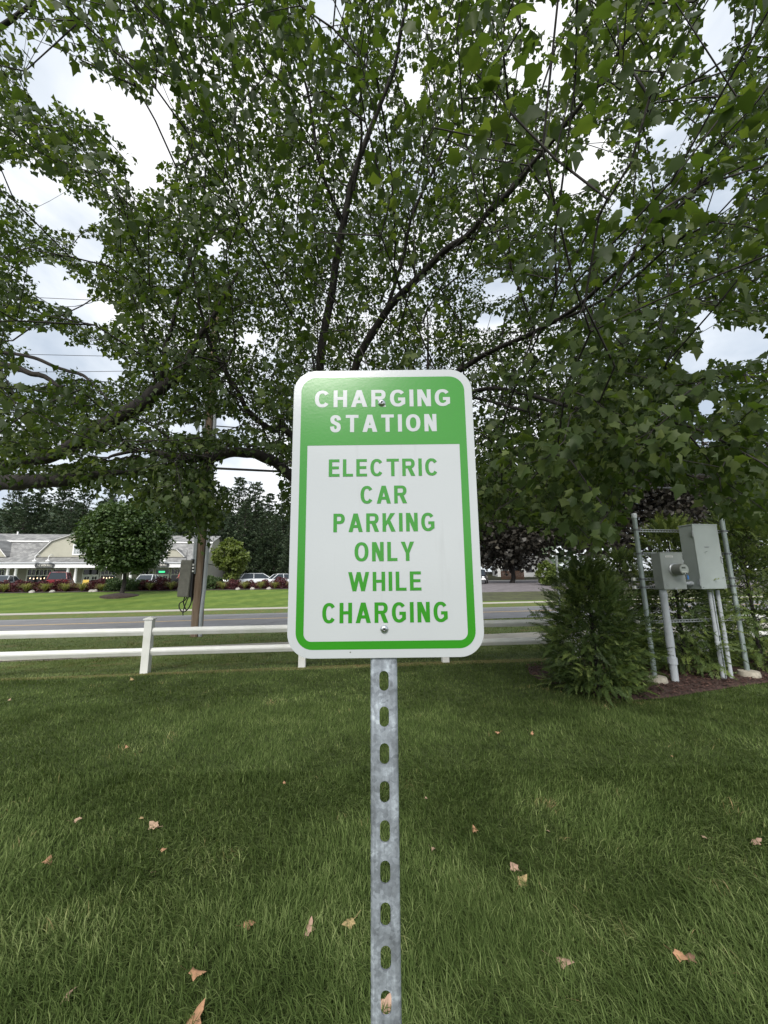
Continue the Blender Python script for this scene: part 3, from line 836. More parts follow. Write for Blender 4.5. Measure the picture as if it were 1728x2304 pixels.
for (dx, dy, r_, h0, h1) in ((-.19, -.12, .052, 2.15, 11), (-.10, -.2, .03, 2.1, 11)):
    b = MB(); b.tube([pl_(h0, dx, dy), pl_(h1, dx * .8, dy * .85)], r_, n=12)
    for h in np.arange(h0 + .6, h1, 1.5): b.tube([pl_(h, dx * .99, dy), pl_(h + .04, dx * .99, dy)], r_ * 1.15, n=12)
    b.build('conduit', pvc, pole, smooth=True)
b = MB(); b.tube([(.17, -.10, -.1), pl_(.7, .16, -.12), pl_(1.6, .215, -.1), pl_(3.3, .255, -.1), pl_(5.0, .25, -.08), pl_(11, .2, -.05)], [.062] * 6, n=12)
for h in (1.5, 3.0, 4.6): b.tube([pl_(h, .21 if h < 2 else .25, -.1), pl_(h + .05, .21 if h < 2 else .25, -.1)], .07, n=12)
b.build('conduit', pvc, pole, smooth=True)
b = MB(); b.tube([(.11, -.17, 0), pl_(1.6, .15, -.15), pl_(4, .17, -.13), pl_(10, .14, -.1)], .012, n=6); b.build('ground_wire', blackrub, pole)
# cross arms and insulators high up among the leaves
b = MB(); b.box(pl_(12.6), (.1, 2.4, .12), rz=.25); b.build('crossarm', wood, pole)
for k in (-1.05, 0, 1.05):
    b = MB(); b.lathe([(.02, 0), (.05, .03), (.03, .06), (.055, .1), (.03, .14), (.01, .16)], c=(lx * 12.6 - .25 * k, k, 12.66), n=10); b.build('insulator', mat('porcelain', (.5, .5, .48), .3), pole, smooth=True)

cb = empty('control_box', (pb0[0] - .57, pb0[1] - .15, pb0[2]), label='drab grey steel cabinet hung on the left side of the wooden utility pole', cat='electrical box')
z0 = at(405, 1343, pb0[1] - .2)[2] - pb0[2]; z1 = at(412, 1260, pb0[1] - .2)[2] - pb0[2]
b = MB(); b.bx(-.17, .21, -.14, .16, z0, z1); hb = b.build('housing', drab, cb, bevel=.012); hb.location.x = .07
hb.rotation_euler = (0, math.radians(2.2), 0)
b = MB(); b.bx(-.172, .19, -.155, -.141, z0 + .03, z1 - .03); b.build('door', drab, hb, bevel=.005)
for zz in (z0 + .25, z1 - .3):
    b = MB(); b.bx(-.185, -.172, -.17, -.13, zz - .04, zz + .04); b.build('hinge', mat('steel_dark', (.2, .2, .2), .4, metal=.8), hb)
b = MB(); b.bx(.235, .34, -.10, .12, z0 - .02, z1 + .02); o = b.build('mounting_bracket', blackrub, cb); o.location.x = .08
for k in range(3):
    b = MB(); b.bx(.40, .46, -.165, -.12, z1 - .2 - .11 * k, z1 - .14 - .11 * k); b.build('tag', mat('white_plastic', (.75, .75, .73), .5), cb)
b = MB(); pts = [(.22, 0, z0), (.15, 0, z0 - .12), (.0, -.03, z0 - .22), (.02, -.05, z0 - .38), (.15, -.05, z0 - .5), (.3, -.03, z0 - .4), (.4, 0, z0 - .12), (.42, 0, z0 + .1)]
b.tube(smooth_pts(pts), .02, n=8); b.tube(smooth_pts([(.27, 0, z0), (.2, 0, z0 - .2), (.14, -.03, z0 - .47), (.15, -.03, z0 - .62)]), .018, n=8)
b.tube(smooth_pts([(.14, 0, z0), (.1, .03, z0 - .2), (.22, .03, z0 - .44), (.36, 0, z0 - .25), (.38, 0, z0)]), .02, n=8); b.build('cable_loop', blackrub, cb, smooth=True)
b = MB(); b.tube([(.1, 0, z1), (.1, 0, z1 + .33)], .008, n=6); b.build('antenna', blackrub, cb)

def wire(A, B, sag, r, label, extra=None):
    b = MB(); A = np.array(A); B = np.array(B)
    P = [A + (B - A) * t - np.array([0, 0, sag * 4 * t * (1 - t)]) for t in np.linspace(0, 1, 25)]
    b.tube(P, r, n=6)
    o = b.build('power_line', blackrub); tag(o, label, 'cable', 'overhead lines strung along the road')
Pt = lambda h: np.array([pb0[0] + lx * h, pb0[1], pb0[2] + h])
def along(P, dx, dz=0): return P + np.array([dx, dx * .17, dz])
wires = [(12.7, -38, -.8, .6, .011, 'topmost thin line crossing the sky gap at far left'), (10.4, -38, -.5, .7, .010, 'thin line in the left sky gap, upper of the close pair'), (9.9, -38, -1.0, .9, .010, 'thin line in the left sky gap, lower of the close pair'),
         (6.9, -36, .8, .5, .028, 'thick twisted cable bundle rising to the pole at left'), (6.0, -36, .6, .6, .016, 'slim cable under the twisted bundle left of the pole'),
         (5.95, 46, -.1, .15, .045, 'thick black cable sloping across the dark purple tree at right'), (7.6, 46, 0, .3, .022, 'medium black cable above the thick one at far right'), (6.8, 46, .1, .4, .018, 'slim cable between the two black ones at far right'), (12.7, 46, -.5, .9, .010, 'hair-thin line through the sky gap at the right edge')]
for (h, dx, dz, sg, r_, lb) in wires:
    wire(Pt(h), along(Pt(h), dx, dz), sg, r_, lb)

# ------------------------------------------------------------------ utility rack with meter and cabinet
RB0 = np.array([3.86, 5.86]); RB1 = np.array([5.44, 6.13])
ra = math.atan2(RB1[1] - RB0[1], RB1[0] - RB0[0]); RL = np.linalg.norm(RB1 - RB0)
rack = empty('utility_rack', (RB0[0], RB0[1], 0), ra, label='two galvanized pipes on concrete footings joined by five slotted steel rails, in the mulch bed', cat='utility rack')
galv_pipe = mat('galvanized_pipe', (.36, .41, .40), .42, metal=.45, col2=(.22, .27, .26), scale=9, stretch=(1, 1, .35), rough2=.6)
capmat = mat('pale_plastic_cap', (.50, .54, .56), .5, var=.05)
RZ = 2.47
for x_ in (0, RL):
    b = MB(); b.tube([(x_, 0, .0), (x_, 0, RZ)], .033, n=18); p_ = b.build('post', galv_pipe, rack, smooth=True)
    b = MB(); b.lathe([(.0375, RZ - .05), (.0375, RZ + .012), (.033, RZ + .022), (.012, RZ + .026)], c=(x_, 0, 0), n=18); b.build('cap', capmat, p_, smooth=True)
    b = MB(); b.lathe([(.135, -.05), (.14, .06), (.128, .115), (.04, .13)], c=(x_ + .02, 0, 0), n=20); b.build('footing', conc_old, rack, smooth=True)
def wz(px, py, Y=6.0): return at(px, py, Y)[2]
railz = [wz(1450, 1195), wz(1450, 1247), wz(1450, 1303), wz(1450, 1321), wz(1460, 1398)]
strut = mat('zinc_strut', (.40, .42, .43), .4, metal=.6, var=.2, scale=15)
hole = mat('slot_dark', (.01, .01, .01), .8)
for k, z_ in enumerate(railz):
    xa, xb = -.10, RL + .10
    if k < 2: xa = -.02
    b = MB()
    yy = .038
    # slotted channel: two flanges and a slotted web of short bars
    b.bx(xa, xb, yy, yy + .04, z_ - .0205, z_ - .0125); b.bx(xa, xb, yy, yy + .04, z_ + .0125, z_ + .0205)
    x_ = xa
    while x_ < xb - .02:
        b.bx(x_, min(x_ + .021, xb), yy + .034, yy + .0395, z_ - .0124, z_ + .0124); x_ += .0508
    rl = b.build('rail', strut, rack)
    ends = ([xa] if k >= 2 else []) + [xb]
    for e_x in ends:
        b = MB(); b.box((e_x, yy + .02, z_), (.035, .046, .047)); b.build('end_cap', mat('white_rubber', (.7, .7, .66), .6), rl, bevel=.004)
    for x_ in (0, RL):
        b = MB(); b.tube([(x_, 0, z_ - .014), (x_, 0, z_ + .014)], .0365, n=16, cap=False); b.box((x_ + .045, .01, z_), (.02, .06, .03)); b.tube([(x_ + .045, -.04, z_), (x_ + .045, .05, z_)], .006, n=8)
        b.build('clamp', mat('clamp_steel', (.16, .17, .18), .45, metal=.7), rl)

def rxz(px, py, ly):
    """rack-frame x and z of a photo point at local depth ly"""
    n_ = np.array([-math.sin(ra), math.cos(ra), 0]); d = ray(px, py); o_ = np.array([RB0[0], RB0[1], 0]) + n_ * ly
    t = ((o_ - CAMP) @ n_) / (d @ n_); p = CAMP + d * t
    u_ = np.array([math.cos(ra), math.sin(ra), 0]); return (p - np.array([RB0[0], RB0[1], 0])) @ u_, p[2]
# meter box: front face corners (source px): top 1486..1537 at y 1243, bottom 1494..1547 at y 1327
mbd, mbf = .16, -.13
xL, zT = rxz(1486, 1243, mbf); xR, zB = rxz(1547, 1326, mbf); xL2, _ = rxz(1493, 1326, mbf)
xL = (xL + xL2) / 2
meter = empty('electric_meter', (RB0[0], RB0[1], 0), ra, label='grey meter box with round glass meter, on a thick grey conduit on the rack', cat='electric meter')
b = MB(); b.bx(xL, xR, mbf, .036, zB, zT); hs_ = b.build('housing', greybox, meter, bevel=.008)
b = MB(); b.bx(xL - .004, xR + .004, mbf - .006, mbf + .03, zT - .004, zT + .006); b.build('lid', greybox, hs_)
mcx, mcz = (xL + xR) / 2 + .02, rxz(1515, 1282, mbf)[1]
b = MB(); b.lathe([(.098, mbf + .001), (.098, mbf - .012), (.088, mbf - .02), (.084, mbf - .022)], c=(mcx, 0, mcz), n=32, axis='y'); b.build('socket_ring', strut, meter, smooth=True)
mdark = mat('meter_housing', (.20, .21, .19), .35, var=.1)
b = MB(); b.lathe([(.083, mbf - .015), (.083, mbf - .13), (.078, mbf - .155), (.070, mbf - .158)], c=(mcx, 0, mcz), n=32, axis='y'); mh = b.build('meter_body', mdark, meter, smooth=True)
b = MB(); b.lathe([(.070, mbf - .1585), (.069, mbf - .161), (.001, mbf - .161)], c=(mcx, 0, mcz), n=32, axis='y'); b.build('meter_face', mat('meter_face', (.34, .37, .34), .3), mh)
b = MB(); b.bx(mcx - .045, mcx + .02, mbf - .164, mbf - .1615, mcz + .012, mcz + .038); b.build('display', mat('lcd', (.06, .07, .05), .15), mh)
b = MB(); b.bx(mcx - .05, mcx + .035, mbf - .164, mbf - .1615, mcz - .045, mcz - .02)
b.build('barcode_label', mat('pale_label', (.5, .52, .48), .5), mh)
for xx in (-.018, .028):
    b = MB(); b.lathe([(.009, mbf - .161), (.009, mbf - .168), (.004, mbf - .169)], c=(mcx + xx, 0, mcz - .055), n=10, axis='y'); b.build('reset_button', blackrub, mh)
b = MB(); b.box((mcx + .085, mbf - .12, mcz - .115), (.028, .006, .055)); b.tube([(mcx + .07, mbf - .12, mcz - .07), (mcx + .085, mbf - .12, mcz - .09)], .003, n=5); b.build('seal_tag', mat('blue_tag', (.03, .16, .45), .4), meter)
xl, zl = rxz(1497, 1250, mbf)
b = MB(); b.bx(xl - .005, xl + .125, mbf - .0035, mbf - .001, zl - .028, zl - .002); lbp = b.build('label_plate', mat('label_white', (.7, .7, .68), .5), meter)
for k in range(6):
    b = MB(); b.bx(xl + .006 + k * .019, xl + .018 + k * .019, mbf - .0052, mbf - .004, zl - .02, zl - .010); b.build('print_mark', mat('label_grey', (.25, .25, .25), .6), lbp)
b = MB(); b.tube([((xL + xR) / 2 + .05, mbf - .003, zB + .05 + .0 * k) for k in range(2)], .002, n=4)
b = MB(); b.lathe([(.03, mbf + .0), (.03, mbf - .003), (.026, mbf - .004)], c=(xL + .075, 0, zB + .075), n=20, axis='y'); b.build('knockout', greybox, hs_)
b = MB(); b.box(((xL + xR) / 2, mbf - .006, zB + .012), (.05, .012, .02)); b.tube([((xL + xR) / 2, mbf - .012, zB + .01), ((xL + xR) / 2 + .005, mbf - .02, zB - .05)], .002, n=5); b.build('hasp', strut, hs_)
# big conduit
def conduit(px0, py0, px1, py1, ly, r_, joints, parent, name='conduit', n=18):
    x0, zt_ = rxz(px0, py0, ly); x1_, zb_ = rxz(px1, py1, ly)
    xm_ = (x0 + x1_) / 2
    b = MB(); b.tube([(xm_, ly, -.05), (xm_, ly, zt_)], r_, n=n)
    for (py, h, rr) in joints:
        zz_ = rxz(px0, py, ly)[1]; b.tube([(xm_, ly, zz_ - h), (xm_, ly, zz_)], rr, n=n)
    return b.build(name, pvc, parent, smooth=True)
conduit(1495, 1320, 1516, 1545, -.045, .048, [(1335, .05, .054), (1410, .30, .0535), (1480, .09, .062), (1485, .06, .056)], meter)
# cabinet
cf = -.20
xL3, zT3 = rxz(1558, 1180, cf); xR3, zB3 = rxz(1634, 1325, cf); xL4, _ = rxz(1579, 1325, cf); xR5, _ = rxz(1614, 1178, cf)
xL3 = (xL3 + xL4) / 2; xR3 = (xR3 + xR5) / 2
cab = empty('disconnect_cabinet', (RB0[0], RB0[1], 0), ra, label='tall plain grey steel electrical cabinet beside the meter, three thin conduits below', cat='electrical box')
greybox2 = mat('light_grey_painted_steel', (.335, .375, .365), .42, var=.05, scale=4, rough2=.52)
b = MB(); b.bx(xL3, xR3, cf + .02, .036, zB3, zT3 - .012); hb = b.build('housing', greybox2, cab, bevel=.006)
b = MB(); b.bx(xL3 - .003, xR3 + .003, cf, cf + .018, zB3 + .002, zT3 - .006); b.build('door', greybox2, cab, bevel=.006)
b = MB(); b.bx(xL3 - .006, xR3 + .006, cf - .004, .04, zT3 - .010, zT3 + .008); b.build('top_cap', greybox2, cab, bevel=.003)
for zz in (zT3 - .14, zB3 + .1):
    b = MB(); b.tube([(xL3 - .006, cf + .012, zz - .05), (xL3 - .006, cf + .012, zz + .05)], .008, n=8); b.box((xL3 - .006, cf + .03, zz), (.008, .05, .06)); b.build('hinge', strut, cab)
xc_, zc_ = rxz(1590, 1231, cf)
b = MB()
for k in range(9): b.bx(xc_ - .046 + k * .0105, xc_ - .0385 + k * .0105, cf - .0015, cf - .0004, zc_ + .001, zc_ + .007)
for k in range(7): b.bx(xc_ - .038 + k * .0105, xc_ - .0305 + k * .0105, cf - .0015, cf - .0004, zc_ - .010, zc_ - .004)
b.build('printed_label', mat('label_ink', (.12, .13, .13), .6), cab)
b = MB(); b.box((xR3 - .02, cf - .006, (zT3 + zB3) / 2 - .05), (.022, .012, .10)); b.lathe([(.011, -.0), (.011, -.014), (.004, -.016)], c=(xR3 - .02, cf - .012, (zT3 + zB3) / 2 - .02), n=12, axis='y'); b.build('latch', strut, cab, bevel=.002)
for (qx, qz) in ((xL3 + .03, zT3 - .04), (xR3 - .03, zT3 - .04), (xL3 + .03, zB3 + .03), (xR3 - .03, zB3 + .03)):
    b = MB(); b.lathe([(.008, 0), (.007, -.004), (.003, -.005)], c=(qx, cf, qz), n=10, axis='y'); b.build('bolt', strut, cab)
# cross pipe between the boxes
x0, zc_ = rxz(1545, 1313, -.05); x1, _ = rxz(1572, 1313, -.05)
b = MB(); b.tube([(xR - .01, -.05, zc_), (xL3 + .0, -.05, zc_)], .026, n=16); b.tube([(xL3 - .05, -.05, zc_), (xL3, -.05, zc_)], .033, n=16); b.build('conduit_nipple', pvc, cab, smooth=True)
conduit(1597, 1328, 1627, 1538, -.06, .026, [(1408, .20, .029), (1443, .03, .031), (1452, .05, .0305)], cab)
conduit(1618, 1328, 1643, 1538, -.045, .027, [(1405, .22, .030), (1443, .03, .032), (1452, .05, .0315)], cab)
conduit(1606, 1328, 1633, 1538, -.07, .009, [], cab, n=8)

# thin white road-sign post beyond the fence
sp = onground(1262, 1405)
sp = empty('sign_post', (sp[0], sp[1], sp[2]), label='thin pale metal post leaning beyond the fence, left of the cedar', cat='post')
tpp = at(1252, 1250, sp.location[1]) - np.array(sp.location)
b = MB(); b.tube([(0, 0, -.1), tuple(tpp)], .045, n=6); b.build('shaft', mat('pale_metal', (.6, .62, .62), .5), sp)
b = MB(); b.box((tpp[0] * .8, -.03, tpp[2] * .78), (.09, .01, .26)); b.build('marker_plate', mat('pale_metal', (.6, .62, .62), .5), sp)

# ------------------------------------------------------------------ maples
bark = mat('maple_bark', (.045, .038, .034), .9, col2=(.014, .012, .012), scale=7, bump=.012, bscale=22, stretch=(1, 1, .3))
LEAF_T = [(0, 0, 0), (.30, -.06, -.03), (.31, .15, -.05), (.55, .42, -.16), (.29, .53, -.06), (.23, .73, -.06), (0, 1.0, -.10), (0, .35, .02),
          (-.30, -.06, -.03), (-.31, .15, -.05), (-.55, .42, -.16), (-.29, .53, -.06), (-.23, .73, -.06)]
LEAF_F = [(0, 1, 2), (0, 2, 7), (7, 2, 3), (7, 3, 4), (7, 4, 5), (7, 5, 6), (0, 9, 8), (0, 7, 9), (7, 10, 9), (7, 11, 10), (7, 12, 11), (7, 6, 12)]
LEAF_T2 = [(0, 0, 0), (.28, -.02, -.02), (.29, .17, -.04), (.54, .42, -.14), (.28, .58, -.06), (0, 1, -.08), (-.28, -.02, -.02), (-.29, .17, -.04), (-.54, .42, -.14), (-.28, .58, -.06)]
LEAF_F2 = [(0, 1, 2), (0, 2, 4), (2, 3, 4), (0, 4, 5), (0, 7, 6), (0, 9, 7), (7, 9, 8), (0, 5, 9)]
LEAF_T3 = [(0, 0, 0), (.58, .36, -.14), (.30, .60, -.06), (0, 1.05, -.1), (-.30, .60, -.06), (-.58, .36, -.14)]
LEAF_F3 = [(0, 1, 2), (0, 2, 3), (0, 3, 4), (0, 4, 5)]
maple_leaf = leafmat('maple_leaf', [(0, (.022, .040, .013)), (.45, (.057, .088, .028)), (.8, (.145, .182, .057)), (.96, (.20, .22, .06)), (1, (.24, .15, .05))], trans=.5, rough=.55, spec=.3, tboost=(1.25, 1.35, .45))

GAPS = [(100, 190, 40, 50), (160, 190, 60, 36), (245, 230, 60, 40), (320, 290, 60, 48), (360, 260, 34, 46), (115, 165, 48, 45), (205, 215, 70, 32), (290, 255, 60, 42), (345, 325, 50, 50), (295, 90, 32, 28), (370, 205, 28, 24), (325, 395, 38, 32), (75, 420, 60, 30), (150, 480, 75, 34), (200, 560, 36, 28),
        (105, 610, 45, 22), (140, 655, 60, 30), (215, 700, 50, 26), (85, 760, 70, 22), (150, 800, 90, 26), (70, 845, 60, 18), (230, 830, 50, 24), (30, 390, 40, 22), (480, 560, 20, 16), (560, 760, 22, 12),
        (1228, 30, 48, 42), (1176, 150, 40, 30), (1250, 165, 32, 26), (1614, 45, 40, 62), (1600, 125, 24, 40), (1505, 300, 42, 30), (1327, 368, 50, 28), (1290, 412, 36, 20), (1619, 445, 34, 32), (1343, 305, 24, 22),
        (1130, 645, 42, 20), (1650, 770, 84, 42), (1555, 812, 40, 26), (1583, 716, 30, 22), (926, 190, 26, 40), (1588, 988, 26, 16), (1575, 1066, 24, 12), (1590, 910, 22, 20), (740, 20, 40, 30), (1100, 720, 40, 18), (1400, 470, 26, 18),
        (545, 1062, 62, 40), (600, 1092, 30, 46), (500, 950, 44, 14), (420, 960, 40, 10), (250, 1020, 50, 8), (120, 1035, 60, 7), (1420, 1175, 20, 20)]
LOWX = [-4000, 0, 150, 250, 330, 400, 450, 490, 530, 570, 620, 645, 1060, 1080, 1140, 1200, 1260, 1330, 1370, 1405, 1430, 1500, 1560, 1610, 1660, 1728, 6000]
LOWY = [1090, 1095, 1100, 1112, 1150, 1185, 1240, 1195, 1110, 1040, 1120, 1190, 1255, 1235, 1175, 1190, 1215, 1232, 1225, 1180, 1110, 1075, 1110, 1140, 1180, 1190, 1150]

def in_gap(px, py, grow_=1.0):
    g = np.zeros(len(px), bool)
    for (cx, cy, rx, ry) in GAPS:
        g |= ((px - cx) / (rx * grow_)) ** 2 + ((py - cy) / (ry * grow_)) ** 2 < 1
    return g

def crown_points(rs, n, cen, rad, nz_, dens=None):
    P = np.array(cen) + rs.uniform(-1, 1, (n * 3, 3)) * np.array(rad)
    q = (((P - cen) / rad) ** 2).sum(1)
    P = P[q < 1][:n]
    P = P[P[:, 2] > 1.65]
    px, py, ok = proj(P)
    d = np.linalg.norm(P - CAMP, axis=1)
    vis = ok & (px > -250) & (px < 1980) & (py > -250) & (py < 1500)
    keep = np.ones(len(P), bool)
    keep &= ~(vis & in_gap(px, py, 1.2))
    keep &= ~(vis & (py > np.interp(px, LOWX, LOWY) - 12 - 90 / d))
    dmin = np.interp(px, [0, 500, 900, 1150, 1400, 1728], [4.6, 3.9, 3.3, 2.5, 1.8, 1.6])
    keep &= np.where(vis, d > dmin, (d > 3.2) & (P[:, 2] > 3.3))
    # loose clumping
    keep &= nz_(P, .75) > .355
    # thin out what the photograph never shows
    keep &= vis | (rs.rand(len(P)) < .06)
    return P[keep]

def grow(name, label, limbs, pts, rs, leaves_per=13, spread=.33, size=(.066, .100), n_single=0, tip_r=.0028, group=None, near_lod=2.6):
    root = empty(name, tuple(limbs[0][0][0]), label=label, cat='tree', group=group)
    off = np.array(limbs[0][0][0])
    nodes, par, plen, minr = [], [], [], []
    lb = []
    for (P, R, pj) in limbs:
        P = np.array(smooth_pts(P, 7)); R = np.interp(np.linspace(0, 1, len(P)), np.linspace(0, 1, len(R)), R)
        # gnarl
        if len(P) > 8:
            j = rs.normal(0, 1, P.shape); j[0] = 0
            for _ in range(2): j[1:-1] = (j[:-2] + j[1:-1] + j[2:]) / 3
            P = P + j * .03 * min(1, R[0] * 12)
        lb.append((P, R))
        prev = -1
        if pj is not None:
            A = np.array(nodes); prev = int(np.argmin(np.linalg.norm(A - P[0], axis=1)))
        for i, p in enumerate(P):
            nodes.append(p); par.append(prev); minr.append(R[i])
            plen.append(0 if prev < 0 else plen[prev] + np.linalg.norm(p - nodes[prev])); prev = len(nodes) - 1
    nl = len(nodes)
    NA = np.zeros((nl + len(pts) * 4 + 10, 3)); NA[:nl] = nodes; PL = np.zeros(len(NA)); PL[:nl] = plen
    par = par + [0] * (len(NA) - nl); cnt = nl
    ND = np.zeros((len(NA), 3))
    for i_ in range(1, nl):
        if par[i_] >= 0: ND[i_] = nrm(NA[i_] - NA[par[i_]])
    d0 = np.full(len(pts), 1e9)
    for k in range(0, nl, 2): d0 = np.minimum(d0, np.linalg.norm(pts - NA[k], axis=1))
    pts = pts[np.argsort(d0)]
    tipdir = np.zeros((len(pts), 3)); tipnode = np.zeros(len(pts), int)
    for i, p in enumerate(pts):
        dd = np.linalg.norm(NA[:cnt] - p, axis=1)
        c = dd + .22 * PL[:cnt]
        # branches climb outward: penalise parents above the child
        c = c + .35 * np.maximum(0, NA[:cnt, 2] - p[2] - .15)
        # keep going the way the parent branch goes, and do not cross the open sky gaps
        vv = (p - NA[:cnt]) / (dd[:, None] + 1e-6)
        c = c + .30 * dd * (1 - (vv * ND[:cnt]).sum(1))
        cand = np.argpartition(c, 10)[:10]; cand = cand[np.argsort(c[cand])]
        mids = (NA[cand][:, None] * np.array([.7, .4])[None, :, None] + p * np.array([.3, .6])[None, :, None]).reshape(-1, 3)
        mx_, my_, _k = proj(mids)
        bad = in_gap(mx_, my_, .95).reshape(-1, 2).any(1)
        j = int(cand[0] if bad.all() else cand[np.argmin(bad)]); d = dd[j]
        k = max(1, int(d / .45)); prev = j; a = NA[j].copy()
        mid = rs.normal(0, .07, 3) * d
        for s_ in range(1, k + 1):
            t = s_ / k; q = a + (p - a) * t + mid * math.sin(PI * t) + np.array([0, 0, -.06 * d * math.sin(PI * t)])
            if cnt >= len(NA) - 1:
                NA = np.concatenate([NA, np.zeros((5000, 3))]); PL = np.concatenate([PL, np.zeros(5000)]); ND = np.concatenate([ND, np.zeros((5000, 3))]); par += [0] * 5000
            NA[cnt] = q; ND[cnt] = (p - a) / max(d, 1e-6); par[cnt] = prev; PL[cnt] = PL[prev] + d / k; prev = cnt; cnt += 1
        tipnode[i] = prev
        tipdir[i] = NA[prev] - NA[par[prev]]
    NA = NA[:cnt]; par = np.array(par[:cnt])
    ex = 2.35; load = np.zeros(cnt); load[tipnode] += tip_r ** ex
    for i in range(cnt - 1, 0, -1):
        if par[i] >= 0: load[par[i]] += load[i]
    rad = np.maximum(load, tip_r ** ex) ** (1 / ex)
    rad = np.minimum(rad, np.minimum(.017, .0021 * np.linalg.norm(NA - CAMP, axis=1)))
    rad[:nl] = np.minimum(rad[:nl], np.array(minr))
    # limbs
    b = MB()
    for (P, R) in lb:
        b.tube([tuple(p - off) for p in P], list(R), n=14 if R[0] > .05 else 8)
    b.build('trunk', bark, root, smooth=True)
    # thin branches: one three or four sided prism per edge
    e = np.arange(nl, cnt); e = e[par[e] >= 0]
    A = NA[par[e]] - off; B = NA[e] - off; ra_ = np.minimum(rad[par[e]], rad[e] * 1.5); rb_ = rad[e]
    T = nrm(B - A); X = nrm(np.cross(T, np.array([.31, .52, .79]))); Y = np.cross(T, X)
    ns = 4; V = []
    for (C, r_) in ((A, ra_), (B, rb_)):
        for k in range(ns):
            a = 2 * PI * k / ns; V.append(C + r_[:, None] * (math.cos(a) * X + math.sin(a) * Y))
    V = np.stack(V, 1); F = np.array([(k, (k + 1) % ns, ns + (k + 1) % ns, ns + k) for k in range(ns)])
    FF = (F[None] + (np.arange(len(e)) * 2 * ns)[:, None, None]).reshape(-1, 4)
    tag(link('twigs', npmesh('twigs', V.reshape(-1, 3), FF, smooth=True), bark, root), kind='stuff')
    # leaves
    n = len(pts) * leaves_per
    idx = np.repeat(np.arange(len(pts)), leaves_per)
    u = rs.normal(0, 1, (n, 3)); u = nrm(u) * (rs.rand(n, 1) ** .5) * spread * np.array([1.1, 1.1, .75])
    tdir = nrm(tipdir[idx])
    P = pts[idx] + u + tdir * rs.uniform(-.25, .12, (n, 1))
    out = nrm(u * np.array([1, 1, .3]) + tdir * .15)
    D = nrm(out * rs.uniform(.3, 1, (n, 1)) + np.array([0, 0, -1.0]) * rs.uniform(.05, 1.25, (n, 1)))
    N = nrm(np.array([0, 0, 1.0]) + rs.normal(0, .45, (n, 3)) + out * .4)
    sz = rs.uniform(size[0], size[1], n) * np.where(rs.rand(n) < .12, .6, 1)
    px, py, ok = proj(P)
    d = np.linalg.norm(P - CAMP, axis=1)
    vis = ok & (px > -60) & (px < 1790) & (py > -60) & (py < 1500)
    kk = ~(vis & in_gap(px, py, 1.0)) & (d > 1.75)
    kk &= ~(vis & (py + 865 * sz / d * .75 > np.interp(px, LOWX, LOWY) + 14))
    # few leaves grow straight on the thick limbs: thin them along the limbs' length
    for (LP, LR) in lb:
        m_ = LR > .022
        if m_.sum() < 3: continue
        LP, LR_ = LP[m_], LR[m_]
        qx, qy, qk = proj(LP); qd = np.linalg.norm(LP - CAMP, axis=1)
        best = np.full(len(P), 1e9); dep = np.zeros(len(P))
        for a_, b_, da, db, ra1 in zip(np.stack([qx, qy], 1)[:-1], np.stack([qx, qy], 1)[1:], qd[:-1], qd[1:], LR_[:-1]):
            ab = b_ - a_; t_ = np.clip(((px - a_[0]) * ab[0] + (py - a_[1]) * ab[1]) / (ab @ ab + 1e-6), 0, 1)
            dist_ = np.hypot(px - a_[0] - t_ * ab[0], py - a_[1] - t_ * ab[1]) - 865 * ra1 / da
            u_ = dist_ < best; best = np.where(u_, dist_, best); dep = np.where(u_, da + t_ * (db - da), dep)
        kk &= ~(vis & (best < 12) & (d < dep + .1) & (rs.rand(len(P)) < .82))
    # a clear view under the boughs and in front of the sign
    kk &= ~((np.abs(P[:, 0]) < .35) & (P[:, 1] < 1.2) & (P[:, 2] < 2.4))
    P, D, N, sz, px, py, ok, d, vis = [a[kk] for a in (P, D, N, sz, px, py, ok, d, vis)]
    Rv = np.clip(rs.beta(2.2, 3, len(P)) * .9 + (rs.rand(len(P)) < .006) * .3, 0, 1)
    sz3 = np.stack([sz * rs.uniform(.9, 1.15, len(P)), sz, sz * rs.uniform(.2, 2.2, len(P))], 1)
    inview = vis & (px > 5) & (px < 1723) & (py > 5)
    order = np.argsort(np.where(inview, -sz / d, 1))
    single = np.zeros(len(P), bool); single[order[:n_single]] = True
    near = (d < near_lod) & ~single
    vfar = ~near & ~single & (d > 7.2)
    far = ~near & ~single & ~vfar
    acc = []; nv = 0
    var = rs.randint(0, 4, len(P))
    def bent(T, k):
        T = np.array(T, float); x_, y_ = T[:, 0].copy(), T[:, 1].copy()
        T[:, 2] += (-.5 * y_ ** 2, .25 * x_ * y_, -.9 * x_ ** 2 - .2 * y_ ** 2, .35 * y_ ** 2 * (y_ - .4))[k]
        T[:, 0] = x_ * (1.0, .92, .78, 1.08)[k] + (0, .10, -.06, .0)[k] * y_ ** 2
        return T
    for (msk, TT, FF_, nm) in [(near & (var == k), bent(LEAF_T, k), LEAF_F, 'crown') for k in range(4)] + [(far & (var == k), bent(LEAF_T2, k), LEAF_F2, 'crown') for k in range(4)] + [(vfar & (var == k), bent(LEAF_T3, k), LEAF_F3, 'crown') for k in range(4)]:
        if msk.sum() == 0: continue
        V, F, A_ = scatter(TT, FF_, P[msk] - off, D[msk], N[msk], sz3[msk], Rv[msk])
        acc.append((V, F + nv, A_)); nv += len(V)
    V, F, A_ = [np.concatenate(q) for q in zip(*acc)]
    tag(link('crown', npmesh('crown', V, F, A_), maple_leaf, root), kind='stuff')
    # the largest leaves in view, one by one
    mesh_pool = []
